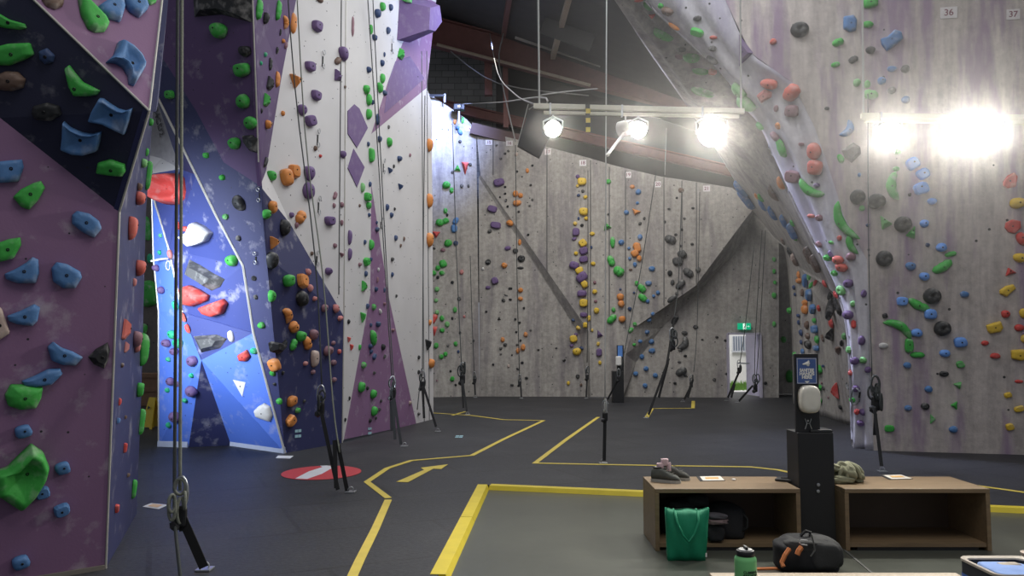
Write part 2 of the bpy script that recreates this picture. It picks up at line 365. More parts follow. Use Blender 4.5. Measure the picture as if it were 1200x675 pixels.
for i, (x, y0, y1) in enumerate(((578, 160, 205), (641, 174, 318), (692, 188, 388), (714, 196, 380), (733, 200, 384), (778, 208, 358), (799, 212, 344), (816, 214, 332))):
    trim('trim_%d' % (20 + i), [BS((x, y0))[0] + Vector((0, -.01, 0)), BS((x, y1))[0] + Vector((0, -.01, 0))], 0.018, simple('seam', (0.16, 0.155, 0.15), 0.8) if i == 0 else bpy.data.materials['seam'], 'dark vertical seam between back wall panels, number %d' % (i + 1))

# --- right-hand walls
g1024, g1200 = gnd(1024, 528), gnd(1200, 533)
PL10 = plane3(g1024, g1200, at(1012, 0, 11.75))
R = lambda *a: [onp(PL10, x, y) for x, y in a]
Bl = [g1024] + R((1020, 440), (1019, 380), (1016, 304), (990, 255), (969, 190), (955, 150), (930, 98), (880, 62), (850, 0), (820, -60))
C1a = [gnd(1000, 522), at(997, 440, 12.45), at(994, 390, 12.5), at(985, 350, 12.6), at(965, 305, 12.75), at(930, 235, 12.9), at(905, 180, 12.95), at(885, 140, 12.95), at(835, 75, 12.85), at(757, 0, 12.6), at(715, -60, 12.0)]
C1b = [gnd(1003, 500), at(1000, 440, 15.4), at(996, 390, 15.1), at(985, 350, 14.8), at(965, 305, 14.7), at(930, 235, 14.85), at(905, 180, 14.92), at(885, 140, 14.82), at(835, 75, 14.02), at(757, 0, 13.02), at(715, -60, 12.12)]
C0 = [gnd(929, 473), at(927, 380, 21.9), at(917, 285, 22.6), at(886, 250, 23.2), at(868, 224, 22.5), at(845, 185, 19.8), at(820, 147, 17.5), at(795, 110, 15.7), at(760, 60, 14.2), at(720, 0, 12.9), at(680, -60, 12.0)]
g1350 = g1024 + (g1200 - g1024) * 2.6
panel('wall_right', 'right', Bl + [g1350 + (onp(PL10, 1200, -60) - g1200), g1350], M_conc_right, 'streaked pale concrete wall with plates 36 and 37')
loft('wall_right_prow', 'rprow', C1a, Bl, M_conc_prow, 'pale leaning prow beside the streaked wall', 6, 14, 0.035, 0.10)
loft('wall_prow_return', 'rprow', C1b, C1a, M_conc_prow, 'hidden return face joining the prow and the cave wall', 6, 4)
loft('wall_right_cave', 'cave', C0, C1b, M_conc, 'curved overhanging side wall beside the exit door', 6, 16, 0.045, 0.12)

# --- floor
K0 = gnd(566, 568); dl = (gnd(513, 675) - K0).normalized(); dr = (gnd(1200, 595) - K0).normalized()
KL = K0 + dl * ((-4 - K0.y) / dl.y); KR = K0 + dr * ((15 - K0.x) / dr.x)
m, nt, b = newmat('rubber_mat')
v = coords(nt, (1, 1, 1), (0, 0, math.radians(-24))); br = node(nt, 'ShaderNodeTexBrick'); nt.links.new(v, br.inputs['Vector'])
br.inputs['Scale'].default_value = 1.0; br.inputs['Brick Width'].default_value = 2.4; br.inputs['Row Height'].default_value = 1.2; br.inputs['Mortar Size'].default_value = 0.022
br.inputs['Color1'].default_value = (0.018, 0.019, 0.023, 1); br.inputs['Color2'].default_value = (0.026, 0.027, 0.032, 1); br.inputs['Mortar'].default_value = (0.004, 0.004, 0.004, 1)
n1 = noise(nt, v, 1.1, 6, 0.65); n2 = noise(nt, v, 26, 4, 0.7)
c = mix(nt, ramp(nt, n1, 0.48, 0.78).outputs['Color'], br.outputs['Color'], (0.055, 0.054, 0.057))
c = mix(nt, 0.4, c, mix(nt, ramp(nt, n2, 0.35, 0.7).outputs['Color'], (0.012, 0.012, 0.013), (0.075, 0.075, 0.08)))
nt.links.new(c, b.inputs['Base Color']); b.inputs['Roughness'].default_value = 0.55; b.inputs['Specular IOR Level'].default_value = 0.35
bp = node(nt, 'ShaderNodeBump'); bp.inputs['Strength'].default_value = 0.12; bp.inputs['Distance'].default_value = 0.02; nt.links.new(n2, bp.inputs['Height']); nt.links.new(bp.outputs['Normal'], b.inputs['Normal'])
M_mat = m
def flat(name, pts, z, mat, label, cat, thick):
    o = meshobj(name, [Vector((p.x, p.y, z)) for p in pts], [tuple(range(len(pts)))], mat)
    if o.data.polygons[0].normal.z < 0: o.data.flip_normals()
    bm = bmesh.new(); bm.from_mesh(o.data); bmesh.ops.triangulate(bm, faces=bm.faces[:]); bm.to_mesh(o.data); bm.free()
    md = o.modifiers.new('thickness', 'SOLIDIFY'); md.thickness = thick; md.offset = -1
    tag(o, label, cat, kind='structure'); return o
flat('floor_mats', [K0, KL, Vector((-13, -4, 0)), Vector((-13, 26.8, 0)), Vector((15, 26.8, 0)), KR], 0.0, M_mat, 'dark rubber mat flooring below the climbing walls', 'floor', 0.044)
m, nt, b = newmat('polished_concrete'); v = coords(nt)
n1 = noise(nt, v, 0.9, 6, 0.6); n2 = noise(nt, v, 14, 5, 0.7)
c = mix(nt, ramp(nt, n1, 0.3, 0.7).outputs['Color'], (0.052, 0.057, 0.047), (0.09, 0.096, 0.078)); c = mix(nt, 0.3, c, mix(nt, n2, (0.05, 0.055, 0.045), (0.13, 0.135, 0.115)))
nt.links.new(c, b.inputs['Base Color']); b.inputs['Roughness'].default_value = 0.32
FZ = -0.045
flat('floor_concrete', [K0, KR, Vector((15, -4, 0)), KL], FZ, m, 'polished grey-green concrete floor in front of the benches', 'floor', 0.05)
gl = MB().bar(gnd(984, 640, FZ) + Vector((0, 0, .003)), gnd(1022, 672, FZ) + Vector((0, 0, .003)), 0.018, 0.004).build('floor_crack', simple('pale_line', (0.12, 0.12, 0.11), .8)); tag(gl, 'thin pale joint line in the concrete floor', 'floor', kind='structure')

# --- roof, gable wall, beams
M_roof = simple('roof_sheet', (0.055, 0.052, 0.05), 0.8, 0, .3, 3)
M_rust = simple('red_oxide_steel', (0.17, 0.065, 0.055), 0.6, 0, .25, 6)
M_tan = simple('pale_timber', (0.42, 0.33, 0.24), 0.7, 0, .2, 9)
m, nt, b = newmat('painted_block'); v = coords(nt, (1, 1, 1), (PI / 2, 0, 0)); br = node(nt, 'ShaderNodeTexBrick'); nt.links.new(v, br.inputs['Vector'])
br.inputs['Scale'].default_value = 1.0; br.inputs['Brick Width'].default_value = 0.44; br.inputs['Row Height'].default_value = 0.22; br.inputs['Mortar Size'].default_value = 0.012
br.inputs['Color1'].default_value = (0.27, 0.27, 0.26, 1); br.inputs['Color2'].default_value = (0.22, 0.22, 0.215, 1); br.inputs['Mortar'].default_value = (0.13, 0.13, 0.125, 1)
nt.links.new(br.outputs['Color'], b.inputs['Base Color']); b.inputs['Roughness'].default_value = 0.9
RZ = lambda x: 12.2 - 0.36 * (x + 2.7)
def boxy(name, lo, hi, mat, label, cat, kind='structure'):
    lo = Vector(lo); hi = Vector(hi); o = MB().box((lo + hi) / 2, hi - lo).build(name, mat); return tag(o, label, cat, kind=kind)
boxy('wall_gable_block', (-7, 27, 3), (-0.55, 27.2, 13), m, 'painted block wall high behind the far corner', 'wall')
boxy('wall_gable_dark', (-0.55, 27, 3.2), (15, 27.2, 13), simple('dark_lining', (0.075, 0.07, 0.068), .9, 0, .2, 2), 'dark lining above the back wall', 'wall')
o = meshobj('ceiling', [(-7, 6, RZ(-7)), (15, 6, RZ(15)), (15, 27.2, RZ(15)), (-7, 27.2, RZ(-7))], [(0, 1, 2, 3)], M_roof); md = o.modifiers.new('t', 'SOLIDIFY'); md.thickness = .08; tag(o, 'dark sloping sheet roof', 'ceiling', kind='structure')
def ibeam(name, a, b, h, w, mat, label):
    a = Vector(a); b = Vector(b); t = 0.03; up = Vector((0, 0, 1)); d = (b - a).normalized(); z = (up - d * up.dot(d)).normalized()
    mb = MB().bar(a, b, t, h, upv=z) if False else MB()
    y = d.cross(z)
    R3 = Matrix((y, z, d)).transposed(); L = (b - a).length; c = (a + b) / 2
    mb.box(c, (t, h, L), R3); mb.box(c + z * h / 2, (w, t * 1.5, L), R3); mb.box(c - z * h / 2, (w, t * 1.5, L), R3)
    return tag(mb.build(name, mat), label, 'beam', kind='structure')
ibeam('beam_rafter', at(455, 24, 24.6), at(905, 141, 24.6), 0.85, 0.34, M_rust, 'deep red-brown steel rafter crossing above the back wall')
ibeam('beam_rafter_small', at(505, 120, 26.5), at(900, 210, 26.5), 0.3, 0.2, M_rust, 'thinner red-brown rafter against the gable')
trim('trim_40', [at(512, 52, 24.3), at(692, 100, 24.3)], 0.05, M_tan, 'pale rail below the red rafter')  # light on the rafter's lower flange, painted as a pale strip
for i, (a, b) in enumerate((((668, -8, 20), (648, 66, 24.4)), ((735, 10, 20), (708, 70, 24.3)), ((598, -10, 20.5), (590, 40, 24.4)))):
    o = MB().bar(at(*a), at(*b), 0.14, 0.2).build('beam_purlin', M_tan if i < 2 else M_rust); tag(o, ('pale timber purlin nearer the cable trays', 'pale timber purlin beside the leaning cave wall', 'short rusty purlin over the block wall')[i], 'beam', kind='structure')
for i, (x0, x1, y1) in enumerate(((566, 575, 112), (588, 594, 150))):
    a = at((x0 + x1) / 2, -40, 24.9); b = at((x0 + x1) / 2 + 2, y1, 24.9)
    o = MB().bar(a, b, (x1 - x0) / 936 * 24.9, .2).build('column_steel', M_rust); tag(o, ('broad', 'slim')[i] + ' red-brown steel post above the far corner', 'column', kind='structure')
for i, (a, b) in enumerate((((600, 38, 24.2), (700, 71, 24.2)), ((604, 43, 24.2), (704, 76, 24.2)), ((714, 71, 24.2), (775, 92, 24.2)))):
    o = MB().bar(at(*a), at(*b), 0.10, 0.12).build('beam_tray', M_tan if i != 1 else M_trim); tag(o, 'pale cable tray run number %d under the roof' % (i + 1), 'beam', kind='structure')
o = MB().bar(at(552, 150, 24.35), at(625, 168, 24.35), 0.08, 0.34).build('trim_capping', simple('brown_capping', (0.10, 0.06, 0.055), .7)); tag(o, 'dark brown capping over the back wall top', 'trim', kind='structure')
o = MB().box(at(668, 32, 22), (1.5, .06, .9), Matrix.Rotation(0.36, 3, 'Y')).build('window_roof', simple('dull_panel', (0.09, 0.088, 0.082), .6)); tag(o, 'dull translucent roof panel between purlins', 'window', kind='structure')

# --- exit door and the yard outside
dY = onp(PL7, 872, 430).y
M_frame = simple('door_frame_paint', (0.45, 0.42, 0.5), .5)
xl, xm, xr = at(853, 430, dY).x, at(876, 430, dY).x, at(891, 430, dY).x; zt = at(870, 391, dY).z
fr = MB(); fr.box((xl, dY - .02, zt / 2), (.06, .14, zt)); fr.box((xr, dY - .02, zt / 2), (.06, .14, zt)); fr.box(((xl + xr) / 2, dY - .02, zt), (xr - xl, .14, .06))
tag(fr.build('door_1', M_frame), 'pale frame of the open exit door', 'door', kind='structure')
hx = at(877, 430, dY + .95).x
lf = thing('exit_door', 'pale lilac exit door leaf standing open to the yard', 'door', (xr - .04, dY + .05, 0))
lfm = MB().bar((0, 0.02, zt / 2 + .01), (hx - xr, .92, zt / 2 + .01), .045, zt - .05).build('leaf', simple('door_leaf', (0.62, 0.58, 0.74), .5), lf)
MB().bar((-.16, .42, 1.0), (-.36, .86, 1.0), .05, .04).build('push_bar', M_steel, lf)
boxy('floor_yard', (3, 24.4, -0.06), (14, 36, -0.005), simple('yard_paving', (0.5, 0.49, 0.47), .9), 'pale paving outside the exit door', 'ground')
boxy('wall_yard', (3, 32, 0), (14, 32.2, 5), simple('yard_render', (0.78, 0.77, 0.74), .9, 0, .04), 'white rendered wall across the yard', 'wall')
gr = MB(); rg = random.Random(3)
gx0, gx1 = at(850, 455, 29).x, at(882, 455, 29).x
for k in range(900):
    x = rg.uniform(gx0 - .5, gx1 + .5); y = rg.uniform(27.5, 31); h = rg.uniform(.1, .24); dx = rg.uniform(-.06, .06)
    vs = [gr.bm.verts.new(q) for q in ((x - .02, y, -.01), (x + .02, y, -.01), (x + dx, y + rg.uniform(-.05, .05), h))]; gr.bm.faces.new(vs)
tag(gr.build('grass', simple('grass_blade', (0.16, 0.34, 0.06), .8, 0, .3, 5)), 'strip of short green grass outside the exit door', 'grass', kind='stuff')
wx0, wx1, wz0, wz1 = at(859, 400, 31.9).x, at(876, 400, 31.9).x, at(866, 412, 31.9).z, at(866, 394, 31.9).z
wn = MB().box(((wx0 + wx1) / 2, 31.98, (wz0 + wz1) / 2), (wx1 - wx0, .04, wz1 - wz0)).build('window_1', simple('dark_glass', (0.22, 0.26, 0.33), .2)); tag(wn, 'barred window in the white wall across the yard', 'window', kind='structure')
wb = MB()
for k in range(7): wb.box((wx0 + (wx1 - wx0) * k / 6, 31.93, (wz0 + wz1) / 2), (.035, .03, wz1 - wz0))
wb.box(((wx0 + wx1) / 2, 31.93, wz0), (wx1 - wx0 + .1, .05, .06)); wb.build('window_bars', simple('bars', (0.55, 0.56, 0.6), .5), wn)
# ------------------------------------------------------------------ climbing holds
# traced outlines of the biggest holds: colour, shape word, outline in photo pixels, height factor, [centre]
TRACED = [
 ('g', 'long pinch', [(-6,14),(0,16),(12,23),(30,28),(32,33),(24,35),(8,33),(-6,30)], .5),
 ('g', 'blocky', [(-8,56),(10,51),(36,50),(41,64),(30,70),(12,77),(-8,76)], .45),
 ('n', 'knobby', [(-4,88),(8,83),(22,84),(31,93),(28,103),(14,107),(-4,105)], .6),
 ('d', 'small rounded', [(46,60),(56,56),(65,65),(63,73),(54,76),(47,70)], .6),
 ('g', 'boomerang', [(77,80),(82,76),(88,84),(98,96),(110,102),(118,106),(115,111),(104,113),(88,113),(82,102)], .5, (90,104)),
 ('n', 'knobby', [(48,0),(62,-8),(75,-4),(73,8),(64,12),(54,8)], .6),
 ('g', 'teardrop', [(90,-3),(98,0),(110,12),(122,24),(126,31),(122,38),(110,39),(102,34),(94,18)], .5, (110,26)),
 ('b', 'hooded', [(113,10),(122,4),(132,1),(142,4),(144,12),(140,27),(126,23),(116,17)], .6),
 ('b', 'hooded', [(140,-2),(166,-3),(172,12),(162,22),(150,14)], .6),
 ('g', 'rounded', [(170,-3),(184,-4),(182,4),(175,7)], .5),
 ('b', 'arched', [(137,50),(150,58),(162,70),(168,82),(156,102),(150,99),(149,90),(143,80),(134,75),(123,74),(132,66)], .5, (152,78)),
 ('b', 'horned saddle', [(117,114.5),(122,115),(130,121),(140,127),(148,129),(156,126),(152,142),(147,157),(136,152),(120,144),(104,141),(108,130)], .42),
 ('b', 'horned saddle', [(75,141),(84,149),(98,155),(110,156),(120,153),(118,165),(115,176),(100,181),(86,180),(72,174),(74,160)], .42),
 ('k', 'blocky', [(40,124),(56,120),(70,124),(73,134),(60,142),(42,140),(38,132)], .5),
 ('g', 'blocky', [(115,190),(130,186),(147,192),(148,200),(144,206),(126,204),(113,202)], .5),
 ('b', 'blocky', [(-6,190),(12,188),(26,187),(28,196),(22,213),(-6,215)], .45),
 ('g', 'wedge', [(24,222),(40,214),(48,212),(53,220),(44,236),(34,246),(24,242),(15,231)], .5),
 ('b', 'oblong', [(84,252),(90,247),(104,250),(116,259),(119,268),(110,279),(96,272),(84,262)], .5),
 ('g', 'wedge', [(-6,286),(10,280),(24,278),(25,287),(16,303),(0,307),(-6,306)], .5),
 ('b', 'swept', [(5,321),(18,315),(30,308),(38,301),(45,304),(46,320),(42,332),(20,332),(7,327)], .5),
 ('b', 'blocky', [(60,314),(66,307),(78,309),(94,318),(96,325),(88,338),(74,338),(62,330)], .5),
 ('b', 'swept', [(8,370),(24,364),(40,356),(47,360),(44,376),(38,382),(20,380),(10,376)], .5),
 ('b', 'swept', [(55,406),(62,400),(72,407),(84,411),(97,418),(88,428),(72,427),(60,422)], .5),
 ('k', 'three-sided', [(103,418),(112,409),(126,401),(129,410),(126,424),(122,432),(110,427)], .55),
 ('b', 'swept', [(25,446),(40,440),(56,432),(70,431),(73,437),(64,446),(60,450),(40,453),(28,451)], .5),
 ('g', 'rounded block', [(5,462),(12,450),(30,450),(50,453),(48,466),(42,478),(24,480),(9,475)], .5),
 ('g', 'huge scooped', [(-10,552),(8,546),(24,530),(36,519),(50,528),(57,545),(53,560),(40,582),(24,598),(12,590),(0,582),(-10,580)], .5, (30,552)),
 ('e', 'flat', [(-8,356),(2,361),(12,390),(0,398),(-8,399)], .4),
 ('r', 'bowl-shaped', [(179,208),(186,206),(212,204),(225,210),(232,226),(231,236),(218,241),(196,240),(184,234),(178,224)], .55),
 ('w', 'horned saddle', [(229.5,259.5),(240,264),(250,272.5),(245,282),(235,286),(225,288),(214,276.5),(224,271)], .5),
 ('G', 'long faceted', [(222,304),(235,310.6),(250,320),(263.6,327),(258,336),(248,340.7),(243,336.6),(230,329),(216.4,321)], .5),
 ('r', 'rounded', [(214,336.6),(224,334),(235,339),(246,346),(244,352),(227,359.4),(215,357)], .6),
 ('r', 'swept', [(235,360),(248,355),(263,349.7),(267.7,355),(263,366.8),(251.4,370.8),(240,367)], .6),
 ('G', 'broad faceted', [(227,394),(254,392),(266,397),(258,408),(236,413)], .5),
 ('w', 'pyramid', [(273,445),(288,448),(284,465)], .6),
 ('w', 'rounded shield', [(298,481),(303,476),(310,472),(317,476),(320,486),(317,494),(308,491),(300,488)], .4),
 ('r', 'rounded', [(279,416),(290,409),(294,417),(290,423),(281,423)], .6),
 ('k', 'faceted', [(314,402),(318,400),(330,402),(335,397),(333,408),(326,415),(316,412)], .6),
 ('k', 'faceted', [(284,159),(296,158),(303,162),(303,180),(293,177),(285,166)], .5),
 ('b', 'large crumpled', [(1031.5,46),(1039,44),(1048,35),(1056,38),(1058,46),(1046,56),(1039,60.5),(1033,53)], .5),
 ('b', 'large blocky', [(988,20),(1000,18),(1004,24),(1003,36),(996,38),(988,34)], .5),
 ('G', 'square', [(986,176),(1000,167),(1008,172),(1009,180),(998,191),(990,185)], .4),
 ('r', 'plate', [(1175,213),(1180,206),(1188,202),(1192,207),(1190,219),(1180,221),(1175,218)], .35),
 ('r', 'plate', [(1178,261),(1186,257),(1195,259),(1196,267),(1189,274),(1181,272),(1177,267)], .35),
 ('y', 'broad', [(1171,340),(1178,335),(1187,333),(1190,338),(1184,343),(1179,348),(1171,344)], .5),
 ('y', 'blocky', [(1155,381),(1164,378),(1172,376),(1175,384),(1172,389),(1160,391),(1157,388)], .5),
 ('y', 'blocky', [(1184,410),(1200,409),(1204,420),(1196,423),(1185,420)], .5),
 ('p', 'large pyramid', [(407,130),(415,122),(421,127),(431,150),(418,174),(407,157)], .45, (409,143)),
 ('p', 'large pyramid', [(414,174),(427,196),(418,220),(407,197)], .5, (416,197)),
 ('p', 'jutting box', [(468,0),(490,-4),(495,30),(480,50),(465,47)], .8, (482,28)),
 ('p', 'long low pyramid', [(463,72),(480,66),(497,92),(478,109),(450,133),(455,95)], .3, (489,90)),
 ('k', 'large faceted', [(228,20),(226,-14),(297,-14),(297,27),(260,17)], .35, (262,4)),
 ('q', 'large faceted', [(886,112),(896,104),(905,108),(904,114),(892,121)], .5),
 ('p', 'long faceted', [(866,40),(883,62),(866,78)], .25),
]
